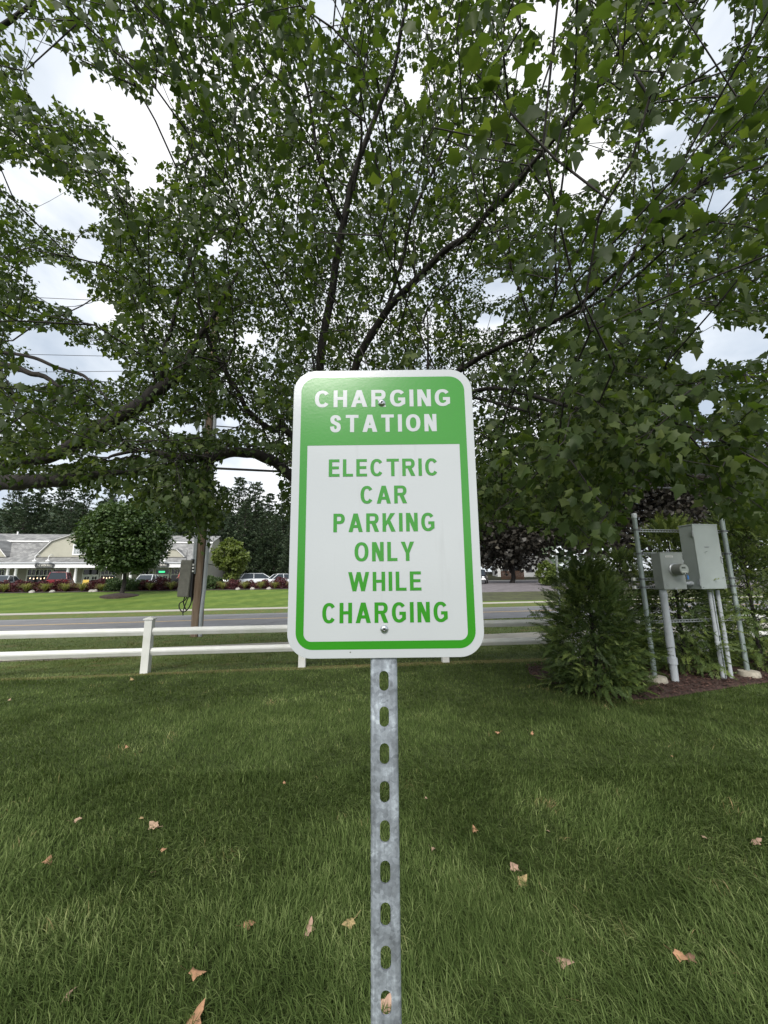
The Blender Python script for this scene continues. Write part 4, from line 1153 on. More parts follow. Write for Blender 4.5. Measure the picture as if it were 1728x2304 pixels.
    for k in range(14):
        T = np.array(LEAF_T); T = T * np.array([rs.uniform(.9, 1.1), 1, rs.uniform(.2, 2.0)]) + rs.normal(0, .018, T.shape) * np.array([1, 1, .8])
        V = [tuple(p) for p in T]; F = list(LEAF_F)
        n0 = len(V); V += [(-.008, 0, 0), (.008, 0, 0), (0, -.75, .22)]; F.append((n0, n0 + 1, n0 + 2))
        mesh_pool.append(npmesh('leaf', np.array(V), np.array(F), np.full(len(V), np.clip(rs.beta(2.2, 3) * .95, 0, 1)))); mesh_pool[-1].materials.append(maple_leaf)
    for i in np.where(single)[0]:
        o = bpy.data.objects.new('leaf', mesh_pool[rs.randint(14)]); COL.objects.link(o); o.parent = root
        y_ = D[i] / np.linalg.norm(D[i]); x_ = np.cross(y_, N[i]); x_ /= np.linalg.norm(x_); z_ = np.cross(x_, y_)
        M = Matrix(((x_[0], y_[0], z_[0], P[i][0] - off[0]), (x_[1], y_[1], z_[1], P[i][1] - off[1]), (x_[2], y_[2], z_[2], P[i][2] - off[2]), (0, 0, 0, 1)))
        o.matrix_local = M @ Matrix.Scale(float(sz[i]), 4)
    print(name, 'clusters', len(pts), 'leaves', len(P), 'edges', len(e))
    return root

def L(*pp): return [at(*p) for p in pp]
base = np.array([-.35, 9.6, -.15])
fork = np.array([-.45, 9.4, 2.5])
A_limbs = [
    ([base, (-.38, 9.55, .9), fork], [.30, .24, .21], None),
    ([fork] + L((722, 940, 9.0), (719, 823, 8.2), (745, 667, 7.6), (771, 521, 7.0), (812, 344, 6.3), (885, 156, 5.6), (917, 0, 5.0), (940, -160, 4.6)), [.17, .12, .095, .085, .075, .055, .035, .022, .012], 1),
    (L((768, 500, 7.0), (719, 365, 6.3), (693, 208, 5.7), (625, 52, 5.1), (590, -90, 4.7)), [.04, .032, .024, .016, .008], 1),
    (L((796, 430, 6.6), (812, 330, 6.1), (812, 208, 5.6), (844, 0, 4.8)), [.03, .026, .02, .01], 1),
    ([fork] + L((790, 870, 8.8), (864, 713, 8.0), (984, 583, 7.0), (1072, 510, 6.3), (1197, 370, 5.4), (1333, 198, 4.5), (1437, 47, 3.9), (1500, -80, 3.6)), [.12, .10, .085, .07, .055, .042, .03, .018, .01], 1),
    (L((864, 713, 8.0), (900, 600, 7.4), (930, 480, 6.8), (1000, 330, 6.2), (1060, 180, 5.6), (1120, 20, 5.2)), [.05, .04, .032, .025, .018, .01], 1),
    ([fork] + L((900, 930, 9.0), (1033, 831, 8.0), (1110, 788, 7.2), (1259, 720, 5.6), (1400, 600, 4.4), (1530, 470, 3.6), (1640, 340, 3.1)), [.10, .085, .065, .05, .035, .024, .016, .008], 1),
    (L((1259, 720, 5.6), (1380, 660, 4.6), (1500, 560, 3.8), (1600, 500, 3.3)), [.025, .02, .014, .008], 1),
    ([fork] + L((930, 950, 8.8), (1066, 880, 7.6), (1180, 886, 6.4), (1281, 913, 5.2), (1360, 915, 4.4), (1452, 908, 3.6)), [.08, .06, .045, .034, .026, .02, .010], 1),
    (L((1427, 908, 3.8), (1470, 868, 3.4), (1520, 860, 3.0), (1600, 850, 2.6)), [.013, .010, .007, .004], 1),
    (L((1066, 895, 7.5), (1150, 915, 6.6), (1215, 932, 6.0), (1281, 961, 5.2), (1386, 974, 4.2), (1500, 950, 3.2), (1600, 980, 2.8), (1728, 1050, 2.4)), [.03, .026, .022, .02, .015, .011, .009, .005], 1),
    (L((1360, 972, 4.4), (1410, 1010, 4.0), (1440, 1030, 3.8), (1500, 1050, 3.5)), [.012, .010, .008, .004], 1),
    ([(-.43, 9.45, 2.0)] + L((660, 1075, 8.9), (600, 1030, 8.4), (545, 1017, 8.0), (470, 1030, 7.6), (400, 1030, 7.2), (320, 1015, 6.9), (240, 1030, 6.6)), [.14, .12, .115, .105, .095, .075, .04, .02], 1),
    ([fork] + L((660, 985, 8.8), (610, 965, 8.2), (560, 925, 7.6), (520, 850, 7.1), (470, 760, 6.6), (440, 640, 6.0), (400, 500, 5.6)), [.09, .08, .065, .05, .04, .03, .02, .01], 1),
    ([(-.5, 9.3, 2.4)] + L((690, 1080, 8.4), (740, 1180, 7.8), (1090, 1190, 6.4), (1190, 1190, 5.2), (1280, 1190, 4.4), (1360, 1170, 3.9)), [.06, .05, .04, .022, .016, .011, .006], 1),
    ([(-.3, 9.7, 3.2), (.8, 11.5, 5.5), (1.6, 13, 8.5), (1.8, 13.5, 12)], [.14, .1, .06, .02], 1),
    ([(-.5, 9.7, 3.4), (-1.8, 11.5, 6.5), (-2.6, 12.6, 10)], [.12, .08, .02], 1),
]
rs = np.random.RandomState(21)
nz1 = vn3(40)
cA = crown_points(rs, 20000, np.array([.8, 7.6, 7.6]), np.array([11.0, 7.6, 7.8]), nz1)
cA = cA[cA[:, 0] > -6.2 + .6 * np.sin(cA[:, 2])]
# drooping skirt of boughs in front of the trunk, low on both sides of the sign
sk = []
for (x0, x1, y0, y1, Y0, Y1, n_) in [(1075, 1400, 1040, 1290, 3.6, 6.5, 175), (1250, 1728, 700, 1060, 2.2, 4.2, 140), (330, 640, 1000, 1240, 6.2, 8.5, 260), (0, 640, 1000, 1150, 5.8, 7.5, 300), (1400, 1728, 960, 1180, 2.8, 4.6, 100), (1060, 1400, 850, 1100, 5, 8, 170), (1290, 1380, 1120, 1250, 2.6, 3.4, 20), (395, 530, 640, 1010, 6.0, 8.5, 150)]:
    X_ = rs.uniform(x0, x1, n_); Y_ = rs.uniform(y0, y1, n_); Z_ = rs.uniform(Y0, Y1, n_)
    P = np.array([at(a, b_, c) for a, b_, c in zip(X_, Y_, Z_)])
    k = ~in_gap(X_, Y_, 1.1) & (Y_ < np.interp(X_, LOWX, LOWY) - 18)
    sk.append(P[k])
cA = np.concatenate([cA] + sk)
A = grow('maple_tree', 'large maple behind the sign whose limbs fan up and out over the lawn', A_limbs, cA, rs, leaves_per=14, n_single=290)
B_limbs = [
    ([(-13.2, 8.0, -.2), (-13.1, 8.0, 1.5), (-12.9, 7.9, 3.4)], [.42, .34, .30], None),
    ([(-13.0, 7.95, 2.4)] + L((-140, 1108, 7.0), (-60, 1096, 6.8), (0, 1086, 6.6), (60, 1083, 6.5), (140, 1080, 6.4), (230, 1066, 6.4), (330, 1060, 6.5)), [.2, .165, .15, .14, .132, .12, .05, .02], 1),
    ([(-12.95, 7.92, 2.9)] + L((-60, 1068, 7.4), (30, 1042, 7.2), (120, 1022, 7.0), (222, 965, 6.9), (300, 920, 6.8), (352, 880, 6.7), (395, 848, 6.6), (430, 800, 6.5), (460, 742, 6.4), (500, 680, 6.2), (540, 600, 6.0)), [.13, .10, .10, .11, .125, .13, .12, .085, .06, .05, .04, .012], 1),
    (L((362, 872, 6.7), (372, 800, 6.4), (385, 740, 6.2), (425, 600, 5.9), (455, 470, 5.5), (460, 380, 5.2)), [.05, .035, .03, .024, .018, .01], 1),
    (L((352, 878, 6.7), (335, 800, 6.4), (318, 730, 6.1), (290, 640, 5.8)), [.03, .025, .018, .008], 1),
    ([(-12.9, 7.9, 3.4)] + L((-90, 810, 7.6), (0, 818, 7.3), (50, 835, 7.1), (100, 850, 7.0), (140, 870, 6.9)), [.14, .09, .062, .055, .048, .03], 1),
    (L((-20, 790, 7.3), (75, 805, 7.0), (130, 828, 6.9), (180, 842, 6.8), (215, 872, 6.7), (270, 930, 6.6)), [.035, .035, .032, .03, .024, .008], 1),
    ([(-12.9, 7.9, 3.4)] + [(-11.8, 7.0, 5.8), (-10, 6.0, 8), (-7.5, 5, 9.5), (-5.0, 4.2, 10)], [.2, .15, .10, .06, .02], 1),
    ([(-12.9, 7.9, 3.2), (-11, 6.2, 4.8), (-8.5, 5.2, 6.0), (-6.5, 4.6, 6.6)], [.12, .09, .05, .015], 1),
    ([(-12.9, 7.9, 3.4), (-13, 9, 7), (-12.5, 10, 11)], [.2, .14, .04], 1),
]
cB = crown_points(rs, 11000, np.array([-11.5, 6.8, 7.4]), np.array([7.6, 6.8, 6.6]), nz1)
cB = cB[cB[:, 0] < -6.0 + .6 * np.sin(cB[:, 2])]
Bt = grow('maple_tree', 'maple mostly off the left edge reaching thick dark limbs into the picture', B_limbs, cB, rs, leaves_per=14, n_single=0)

# ------------------------------------------------------------------ soft foliage helpers for the rest of the planting
QUAD = [(-.5, 0, 0), (.5, .1, .05), (.35, 1, -.1), (-.4, .85, .1)]
def clumps(rs, centers, radii, per, size, droop=.2, upbias=.6, squash=(1, 1, .7)):
    n = len(centers) * per; idx = np.repeat(np.arange(len(centers)), per)
    u = nrm(rs.normal(0, 1, (n, 3))); r = rs.rand(n, 1) ** .4
    P = centers[idx] + u * r * radii[idx][:, None] * np.array(squash)
    D = nrm(u + rs.normal(0, .35, (n, 3)) + np.array([0, 0, -droop]))
    N = nrm(np.array([0, 0, upbias]) + u * .6 + rs.normal(0, .3, (n, 3)))
    s_ = rs.uniform(size[0], size[1], n)
    return P, D, N, s_

def leafy(name, parent, P, D, N, s_, mt, rs, tmpl=QUAD, tri=[(0, 1, 2, 3)], w=1.0, kind=None):
    V, F, A_ = scatter(tmpl, tri, P, D, N, np.stack([s_ * w, s_, s_], 1), np.clip(rs.rand(len(P)), 0, 1))
    o = link(name, npmesh(name, V, F, A_), mt, parent)
    if kind: o['kind'] = kind
    return o

# cedars (arborvitae) -------------------------------------------------------
def spray_template(rs):
    V = []; T = []
    def leaf(p, d, l, w):
        n_ = np.array([-d[1], d[0]]); k = len(V)
        a = p + d * l
        V.extend([(p[0] - n_[0] * w * .4, p[1] - n_[1] * w * .4, 0), (p[0] + d[0] * l * .5 + n_[0] * w, p[1] + d[1] * l * .5 + n_[1] * w, .01), (a[0], a[1], -.05 * l), (p[0] + d[0] * l * .5 - n_[0] * w, p[1] + d[1] * l * .5 - n_[1] * w, .01)])
        T.append((k, k + 1, k + 2, k + 3))
    leaf(np.array([0, 0.]), np.array([0, 1.]), 1.0, .016)
    for k in range(7):
        y = .10 + k * .115
        for sd_ in (1, -1):
            a = math.radians(40 - k * 2.5 + rs.normal(0, 4)); d = np.array([sd_ * math.sin(a), math.cos(a)])
            l = (.27 - .026 * k) * rs.uniform(.8, 1.15); p = np.array([0, y])
            leaf(p, d, l, .019)
            for q in ((.5,) if k < 5 else ()):
                for s2 in (1, -1):
                    a2 = a * sd_ + s2 * math.radians(38); leaf(p + d * l * q, np.array([math.sin(a2), math.cos(a2)]), l * .5 * (1.2 - q), .016)
    return [(x, y, z - .18 * y * y) for (x, y, z) in V], T
rs = np.random.RandomState(5)
SPR, SPT = spray_template(rs)
cedar_m = leafmat('cedar_foliage', [(0, (.024, .046, .015)), (.5, (.085, .130, .038)), (.8, (.20, .255, .070)), (.95, (.36, .40, .11)), (1, (.28, .27, .09))], trans=.2, rough=.5, spec=.35, nscale=1.5)
def cedar(px, py, h, r, label, n, seed, loose=0.0, Y=None, tint=0.0):
    rs = np.random.RandomState(seed)
    p0 = onz(px, py, 0.02)
    if Y: p0 = at(px, py, Y); p0[2] = 0
    root = empty('cedar_shrub', tuple(p0), label=label, cat='shrub', group='cedars planted around the utility rack')
    b = MB(); b.tube([(0, 0, 0), (.02, .01, h * .5), (0, 0, h * .97)], [.035, .022, .005], n=8)
    # side limbs
    for k in range(40):
        a = rs.rand() * 2 * PI; z = rs.uniform(.08, .9) * h; rr = r * (1 - (z / h) ** 1.3) ** .7 * .85
        b.tube([(0, 0, z), (math.cos(a) * rr * .5, math.sin(a) * rr * .5, z + .12), (math.cos(a) * rr, math.sin(a) * rr, z + .14)], [.010, .006, .002], n=4)
    b.build('trunk', bark, root)
    z = rs.rand(n) ** 1.15; a = rs.rand(n) * 2 * PI
    lump = 1 + .14 * np.sin(a * 3 + z * 9) + .10 * np.sin(a * 5 - z * 14) + rs.normal(0, .05, n)
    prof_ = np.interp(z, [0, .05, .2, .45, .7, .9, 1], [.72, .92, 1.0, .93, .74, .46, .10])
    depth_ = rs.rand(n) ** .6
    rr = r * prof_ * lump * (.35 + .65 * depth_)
    P = np.stack([np.cos(a) * rr, np.sin(a) * rr, .03 + z * h * .97], 1)
    outv = np.stack([np.cos(a), np.sin(a), np.zeros(n)], 1)
    up_ = np.interp(z, [0, .3, 1], [-.1, .1, 1.2])[:, None] + rs.normal(0, .3, (n, 1))
    D = nrm(outv + np.array([0, 0, 1.0]) * up_ + rs.normal(0, .30, (n, 3)))
    N = nrm(np.array([0, 0, 1.0]) + outv * .8 + rs.normal(0, .45, (n, 3)))
    s_ = rs.uniform(.14, .27, n) * (1 + loose)
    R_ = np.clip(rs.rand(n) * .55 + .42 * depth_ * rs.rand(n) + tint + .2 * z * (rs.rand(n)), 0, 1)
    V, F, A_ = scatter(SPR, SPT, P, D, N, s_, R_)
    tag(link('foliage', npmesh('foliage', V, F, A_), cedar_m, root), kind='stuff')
    m_ = n * 2
    z = rs.rand(m_) ** 1.1; a = rs.rand(m_) * 2 * PI; rr = r * np.interp(z, [0, .05, .2, .45, .7, .9, 1], [.7, .9, .98, .84, .58, .28, .03]) * rs.rand(m_) ** .5 * .9
    P = np.stack([np.cos(a) * rr, np.sin(a) * rr, .02 + z * h * .95], 1)
    D = nrm(np.stack([np.cos(a), np.sin(a), rs.normal(0, .6, m_)], 1) + rs.normal(0, .5, (m_, 3))); N = nrm(rs.normal(0, 1, (m_, 3)))
    leafy('inner_foliage', root, P, D, N, rs.uniform(.05, .10, m_), cedar_m, rs, tmpl=[(-.10, 0, 0), (.10, .1, .05), (.04, 1, -.1), (-.22, .6, .1)], kind='stuff')
    return root
cedar(1345, 1550, 1.72, .66, 'dense dark green cedar shrub in front of the rack\'s left pipe', 2300, 1)
cedar(1545, 1510, 2.45, .66, 'feathery cedar shrub with yellow tips standing behind the rack between the pipes', 1300, 2, loose=.25, tint=.12)
cedar(1715, 1500, 2.75, .78, 'tall loose cedar shrub cut by the right edge of the picture', 1900, 3, loose=.25, tint=.12)
cedar(1420, 1500, 2.0, .5, 'narrow cedar shrub half hidden between the dense cedar and the left pipe', 700, 4, loose=.1, Y=7.2, tint=.05)

# background broadleaf and pine trees ------------------------------------------
def blob_tree(name, px, py_base, py_top, half_w, D_off, label, mt, seed, cat='tree', nclump=170, per=60, leaf=(.12, .22), trunk_r=.18, crown_base=.3, shape='round', trunk_mt=None, group=None, squash=.8, base=None, core=True, toptaper=1.0):
    """px: photo column, half_w in photo pixels"""
    rs = np.random.RandomState(seed)
    if base is None:
        d = ray(px, py_base); t = D_off / (d[1] - SL * d[0]); p0 = CAMP + d * t; p0[2] = gz(p0[0], p0[1])
    else: p0 = np.array(base, float)
    top = at(px, py_top, p0[1]); h = top[2] - p0[2]
    wR = (at(px + half_w, py_top, p0[1])[0] - at(px - half_w, py_top, p0[1])[0]) / 2
    root = empty(name, tuple(p0), label=label, cat=cat, group=group)
    z0 = h * crown_base; hc = h - z0
    u = nrm(rs.normal(0, 1, (nclump, 3))); q = rs.rand(nclump) ** .33
    C = u * q[:, None]
    if shape == 'cone':
        zz = rs.rand(nclump) ** 1.4; rr = (1 - zz) ** .8 * (.55 + .45 * rs.rand(nclump)); a = rs.rand(nclump) * 2 * PI
        C = np.stack([np.cos(a) * rr, np.sin(a) * rr, zz * 2 - 1], 1)
    C[:, :2] *= (1 - .25 * toptaper * np.clip(C[:, 2:3], 0, 1))
    C = C * np.array([wR * .88, wR * .88, hc / 2 * .9]) + np.array([0, 0, z0 + hc / 2])
    cr_ = rs.uniform(.14, .26, nclump) * min(wR, hc / 2)
    P, Dd, N, s_ = clumps(rs, C, cr_, per, leaf, squash=(1, 1, squash))
    leafy('crown', root, P, Dd, N, s_, mt, rs, kind='stuff')
    b = MB(); b.tube([(0, 0, -.2), (.02 * h, 0, z0 * .6), (0, 0, z0 + hc * .35)], [trunk_r, trunk_r * .8, trunk_r * .4], n=10)
    for k in range(7):
        a = rs.rand() * 2 * PI; zz = z0 + rs.rand() * hc * .2
        b.tube([(0, 0, zz), (math.cos(a) * wR * .35, math.sin(a) * wR * .35, zz + hc * .18), (math.cos(a) * wR * .7, math.sin(a) * wR * .7, zz + hc * .38)], [trunk_r * .35, trunk_r * .22, trunk_r * .08], n=6)
    b.build('trunk', trunk_mt or bark, root, smooth=True)
    return root, p0
purple_m = leafmat('dark_purple_leaves', [(0, (.020, .019, .016)), (.6, (.040, .036, .029)), (.9, (.070, .062, .048)), (1, (.12, .11, .08))], trans=.12, rough=.5, tboost=(1.2, .9, .8), nscale=.3)
dense_m = leafmat('dense_dark_leaves', [(0, (.032, .058, .020)), (.6, (.062, .105, .032)), (1, (.11, .155, .050))], trans=.15, rough=.5, nscale=.6)
lime_m = leafmat('lime_leaves', [(0, (.07, .10, .022)), (.5, (.13, .17, .042)), (1, (.20, .235, .07))], trans=.3, rough=.6, nscale=.5)
shrub_m = leafmat('fresh_shrub_leaves', [(0, (.05, .08, .02)), (.5, (.10, .14, .03)), (1, (.17, .20, .05))], trans=.2, rough=.6, nscale=.8)
blob_tree('purple_beech', 1400, 1300, 880, 190, 46, 'huge dark purple-leaved tree filling the background behind the cedars', purple_m, 61, nclump=620, per=60, leaf=(.28, .5), trunk_r=.5, crown_base=.06, squash=.75, toptaper=.5)
blob_tree('purple_beech', 1150, 1300, 1040, 120, 52, 'dark purple-leaved tree hanging over the parked pickup truck', purple_m, 62, nclump=420, per=55, leaf=(.28, .5), trunk_r=.4, crown_base=.07, toptaper=.5)
blob_tree('purple_beech', 1690, 1300, 1000, 170, 52, 'dark purple-leaved tree at the right edge behind the big pipe', purple_m, 63, nclump=420, per=50, leaf=(.3, .55), trunk_r=.4, crown_base=.05, toptaper=.5)
blob_tree('evergreen_bush', 1235, 1312, 1262, 33, 41.0, 'bright green spreading evergreen bush beside the driveway, left of the thin post', shrub_m, 64, cat='shrub', nclump=60, per=45, leaf=(.12, .25), trunk_r=.08, crown_base=.02)
tp_, tpos = blob_tree('round_maple', 272, 1343, 1126, 92, 38.2, 'dense dark clipped round tree with short trunk in a mulch ring on the far lawn', dense_m, 65, nclump=620, per=70, leaf=(.13, .23), trunk_r=.19, crown_base=.21, squash=.9, toptaper=.2)
blob_tree('lime_tree', 514, 1330, 1208, 42, 47, 'small lime-green young tree in front of the dark pines', lime_m, 66, nclump=95, per=60, leaf=(.14, .28), trunk_r=.09, crown_base=.12, toptaper=1.3)
ring_m = mat('mulch_ring', (.04, .028, .022), .95, var=.4, scale=6, bump=.02, bscale=12)
b = MB(); b.lathe([(1.55, -.35), (1.5, -.02), (1.2, .08), (.3, .22), (.02, .24)], n=28); o = b.build('mulch_ring', ring_m, kind='structure', smooth=True); o.location = tuple(tpos)

# pines -----------------------------------------------------------------------
pine_m = leafmat('pine_needles', [(0, (.028, .048, .030)), (.45, (.060, .090, .054)), (.8, (.12, .155, .088)), (1, (.18, .215, .12))], trans=.05, rough=.6, spec=.2, nscale=.25)
pine_bark = mat('pine_bark', (.05, .042, .038), .95, var=.3)
TUFT = [(-.12, 0, 0), (.12, 0, 0), (.5, .8, .1), (.05, 1.0, .12), (-.5, .75, .05)]
TUFT_F = [(0, 1, 2, 3), (0, 3, 4, 4)]
def pine_mesh(seed, h=20.0):
    rs = np.random.RandomState(seed); Pc = []; Rc = []
    b = MB(); b.tube([(0, 0, -1), (.1, 0, h * .5), (0, 0, h)], [.32, .2, .03], n=8)
    z = h * .08
    while z < h * .985:
        f = z / h; R_ = (5.6 * (1 - f) ** .75 + .35) * rs.uniform(.75, 1.12)
        nb = 5 if f < .8 else 4; a0 = rs.rand() * 6.28
        for k in range(nb):
            a = a0 + k * 2 * PI / nb + rs.normal(0, .25); R2 = R_ * rs.uniform(.65, 1.1)
            lift = R2 * (.10 + .35 * f)
            b.tube([(0, 0, z), (math.cos(a) * R2, math.sin(a) * R2, z + lift)], [.06, .015], n=3)
            m_ = max(2, int(R2 * 1.5))
            for q in range(m_):
                t = (q + .9) / m_
                Pc.append((math.cos(a) * R2 * t, math.sin(a) * R2 * t, z + lift * t + rs.normal(0, .08))); Rc.append(.40 + .42 * math.sin(PI * min(1, t * .85)) * (R2 / 4))
        z += h * .043 * rs.uniform(.8, 1.2)
    Pc = np.array(Pc); Rc = np.array(Rc)
    per = 15; idx = np.repeat(np.arange(len(Pc)), per); n = len(idx)
    u = rs.normal(0, 1, (n, 3)); u = nrm(u) * (rs.rand(n, 1) ** .5)
    P = Pc[idx] + u * Rc[idx][:, None] * np.array([1.25, 1.25, .42])
    out = nrm(P * np.array([1, 1, 0]) + 1e-3)
    D = nrm(out * .8 + u * .5 + np.array([0, 0, .35]) + rs.normal(0, .25, (n, 3)))
    N = nrm(np.array([0, 0, 1.0]) + rs.normal(0, .35, (n, 3)))
    s_ = rs.uniform(.28, .55, n)
    top = np.clip(u[:, 2] * .5 + .5, 0, 1)
    V, F, A_ = scatter([(-.14, 0, 0), (.14, 0, 0), (.5, .85, .1), (-.45, .9, .08)], [(0, 1, 2, 3)], P, D, N, s_, np.clip(.75 * rs.rand(n) + .2 * rs.rand(n), 0, 1))
    me = npmesh('crown', V, F, A_); me.materials.append(pine_m)
    tr = b.mesh('trunk'); tr.materials.append(pine_bark)
    return me, tr
PM = [pine_mesh(s_) for s_ in (101, 102, 103, 104)]
pines = [(8, 1092, 76), (62, 1083, 80), (118, 1088, 77), (168, 1100, 74), (230, 1086, 82), (300, 1094, 76), (352, 1104, 80), (402, 1100, 74), (452, 1112, 79), (492, 1096, 75), (528, 1076, 72), (566, 1083, 73), (600, 1112, 71), (634, 1132, 74), (668, 1120, 76), (474, 1150, 68), (585, 1170, 66),
         (700, 1110, 78), (35, 1120, 70), (140, 1125, 70), (210, 1130, 70), (330, 1135, 70), (545, 1130, 67), (615, 1160, 66), (650, 1185, 64), (430, 1140, 69)]
pdesc = ['at the far left edge', 'second from the far left', 'above the shop roof ridge', 'above the roof gable', 'just behind the round clipped tree', 'right of the clipped tree top', 'between clipped tree and pole', 'just left of the wooden pole', 'behind the top of the wooden pole', 'just right of the wooden pole', 'with the highest pointed top in the sky gap', 'with the second highest top in the sky gap', 'right of the two highest tops',
         'beside the sign edge', 'half hidden by the sign', 'low and dark behind the pole conduit', 'in front of the sky-gap pines, above the white cars', 'wholly behind the sign', 'low, behind the shop roof at far left', 'low, behind the middle of the roof', 'low, behind the roof beside the gable', 'low, behind the roof right of the clipped tree', 'above the lime-green tree', 'low, above the rightmost white car', 'low, touching the sign edge', 'low, behind the roof end']
for i, ((px, py, Dd), ds) in enumerate(zip(pines, pdesc)):
    d = ray(px, 1300); t = Dd / (d[1] - SL * d[0]); p0 = CAMP + d * t; p0[2] = gz(p0[0], p0[1])
    h = at(px, py, p0[1])[2] - p0[2]
    r_ = empty('pine_tree', tuple(p0), rz=i * 1.3, label='dark green layered pine ' + ds, cat='tree', group='pines on the wooded slope behind the shops')
    me, tr = PM[i % 4]
    link('crown', me, None, r_)['kind'] = 'stuff'; link('trunk', tr, None, r_)
    r_.scale = (h / 20 * .95, h / 20 * .95, h / 20)
rs = np.random.RandomState(9)
C = []
for i in range(1500):
    x = rs.uniform(-130, 60); dd_ = rs.uniform(88, 118); y = dd_ + SL * x
    C.append((x, y, gz(x, y) + rs.rand() ** .6 * 14))
C = np.array(C)
P, Dv, N, s_ = clumps(rs, C, np.full(len(C), 2.2), 12, (.8, 1.8), squash=(1, 1, .6))
o = leafy('far_woods', None, P, Dv, N, s_, pine_m, rs); tag(o, 'mass of dark woodland closing the view behind the pines', 'woods', kind='stuff')

# ------------------------------------------------------------------ the shops
BD = 52.0
ba = math.atan(SL); BU = np.array([math.cos(ba), math.sin(ba), 0]); BN = np.array([-math.sin(ba), math.cos(ba), 0])
BO = np.array([0, BD, 1.05])
def fs(px, py, ly=0.0):
    d = ray(px, py); o_ = BO * np.array([1, 1, 0]) + BN * ly
    t = ((o_ - CAMP) @ BN) / (d @ BN); p = CAMP + d * t
    return (p - o_) @ BU, p[2] - BO[2]
shop = empty('shop_building', tuple(BO), ba, label='long single-storey shop building with grey gambrel roofs, white columned porch and cross gables', cat='building')
siding = mat('taupe_siding', (.34, .32, .28), .8, var=.06, scale=1)
siding2 = mat('beige_gable_siding', (.40, .39, .32), .8, var=.06, scale=1)
trim = mat('white_trim', (.78, .78, .78), .5)
def shingle_mat():
    mt = bpy.data.materials.new('roof_shingles'); mt.use_nodes = True
    n = mt.node_tree.nodes; l = mt.node_tree.links; b = n['Principled BSDF']; b.inputs['Roughness'].default_value = .9
    t = n.new('ShaderNodeTexCoord'); br = n.new('ShaderNodeTexBrick'); br.inputs['Scale'].default_value = 1; br.inputs['Brick Width'].default_value = .4; br.inputs['Row Height'].default_value = .17
    br.inputs['Mortar Size'].default_value = .012; br.inputs['Color1'].default_value = (.17, .17, .17, 1); br.inputs['Color2'].default_value = (.30, .30, .29, 1); br.inputs['Mortar'].default_value = (.10, .10, .10, 1)
    mp = n.new('ShaderNodeMapping'); mp.inputs['Rotation'].default_value = (math.radians(90), 0, 0); l.new(t.outputs['Object'], mp.inputs[0]); l.new(mp.outputs[0], br.inputs['Vector'])
    z = n.new('ShaderNodeTexNoise'); z.inputs['Scale'].default_value = .7; z.inputs['Detail'].default_value = 8; l.new(t.outputs['Object'], z.inputs['Vector'])
    m_ = n.new('ShaderNodeMix'); m_.data_type = 'RGBA'; m_.blend_type = 'OVERLAY'; m_.inputs[0].default_value = .6; l.new(br.outputs[0], m_.inputs[6]); l.new(z.outputs['Fac'], m_.inputs[7]); l.new(m_.outputs[2], b.inputs['Base Color'])
    return mt
SH = shingle_mat()
glass = mat('dark_shop_glass', (.012, .014, .016), .08, spec=.6)
s0, s1 = -60.0, fs(452, 1270)[0]
zbeam = 2.22; zeave = 2.95
zb_ = fs(100, 1278)[1]; ze_ = fs(100, 1265.5)[1]
zbeam, zeave = zb_, ze_
PD = 2.4                                    # porch depth
WALLD = PD
zg = zeave + .72                             # foot of the gable walls
zbreak = fs(60, 1219, 4.2)[1]; zridge = fs(60, 1201.5, 8.5)[1]
b = MB(); b.bx(s0, s1, WALLD, 16, -.1, zeave - .1); b.build('wall', siding, shop)
b = MB(); b.bx(s0, s1 + .3, -.28, .22, zbeam, zeave - .12); b.build('porch_beam', trim, shop)
b = MB(); b.bx(s0, s1 + .4, -.42, -.285, zeave - .12, zeave + .0); b.build('gutter', mat('grey_gutter', (.55, .57, .60), .5), shop)
b = MB(); b.bx(s0, s1 + .3, .23, WALLD - .01, zbeam + .25, zbeam + .3); b.build('porch_ceiling', mat('porch_ceiling', (.12, .12, .12), .8), shop)
# roofs: porch strip, steep slope, shallow slope
def quadroof(pts, th=.06):
    b = MB(); v = [tuple(p) for p in pts] + [(p[0], p[1], p[2] - th) for p in pts]
    b.add(v, [(0, 1, 2, 3), (7, 6, 5, 4), (0, 4, 5, 1), (1, 5, 6, 2), (2, 6, 7, 3), (3, 7, 4, 0)]); return b
yp, ys, yr = 1.7, 4.2, 8.5
quadroof([(s0, -.40, zeave + .02), (s1 + .4, -.40, zeave + .02), (s1 + .4, yp, zg), (s0, yp, zg)]).build('roof', SH, shop)
quadroof([(s0, yp, zg), (s1 + .3, yp, zg), (s1 + .3, ys, zbreak), (s0, ys, zbreak)]).build('roof', SH, shop)
quadroof([(s0, ys - .15, zbreak + .12), (s1 + .3, ys - .15, zbreak + .12), (s1 + .3, yr, zridge), (s0, yr, zridge)]).build('roof', SH, shop)
quadroof([(s0, yr, zridge), (s1 + .3, yr, zridge), (s1 + .3, 17, zeave), (s0, 17, zeave)]).build('roof', SH, shop)
b = MB(); b.bx(s0, s1 + .3, ys - .22, ys - .12, zbreak - .04, zbreak + .13); b.build('roof_trim', trim, shop)
b = MB(); b.prism([(s1 - .02, 0)] * 0 + [(0, 0), (1, 0), (1, 1)], 0, 1); 
eb = MB(); prof_ = [(-.3, zeave), (yp, zg), (ys, zbreak), (yr, zridge - .05), (16.5, zeave)]
eb.add([(s1, p[0], p[1]) for p in prof_] + [(s1 - .1, p[0], p[1]) for p in prof_], [(0, 1, 2, 3, 4), (9, 8, 7, 6, 5)] + [(i, i + 5, (i + 1) % 5 + 5, (i + 1) % 5) for i in range(5)]); eb.build('end_wall', siding2, shop)
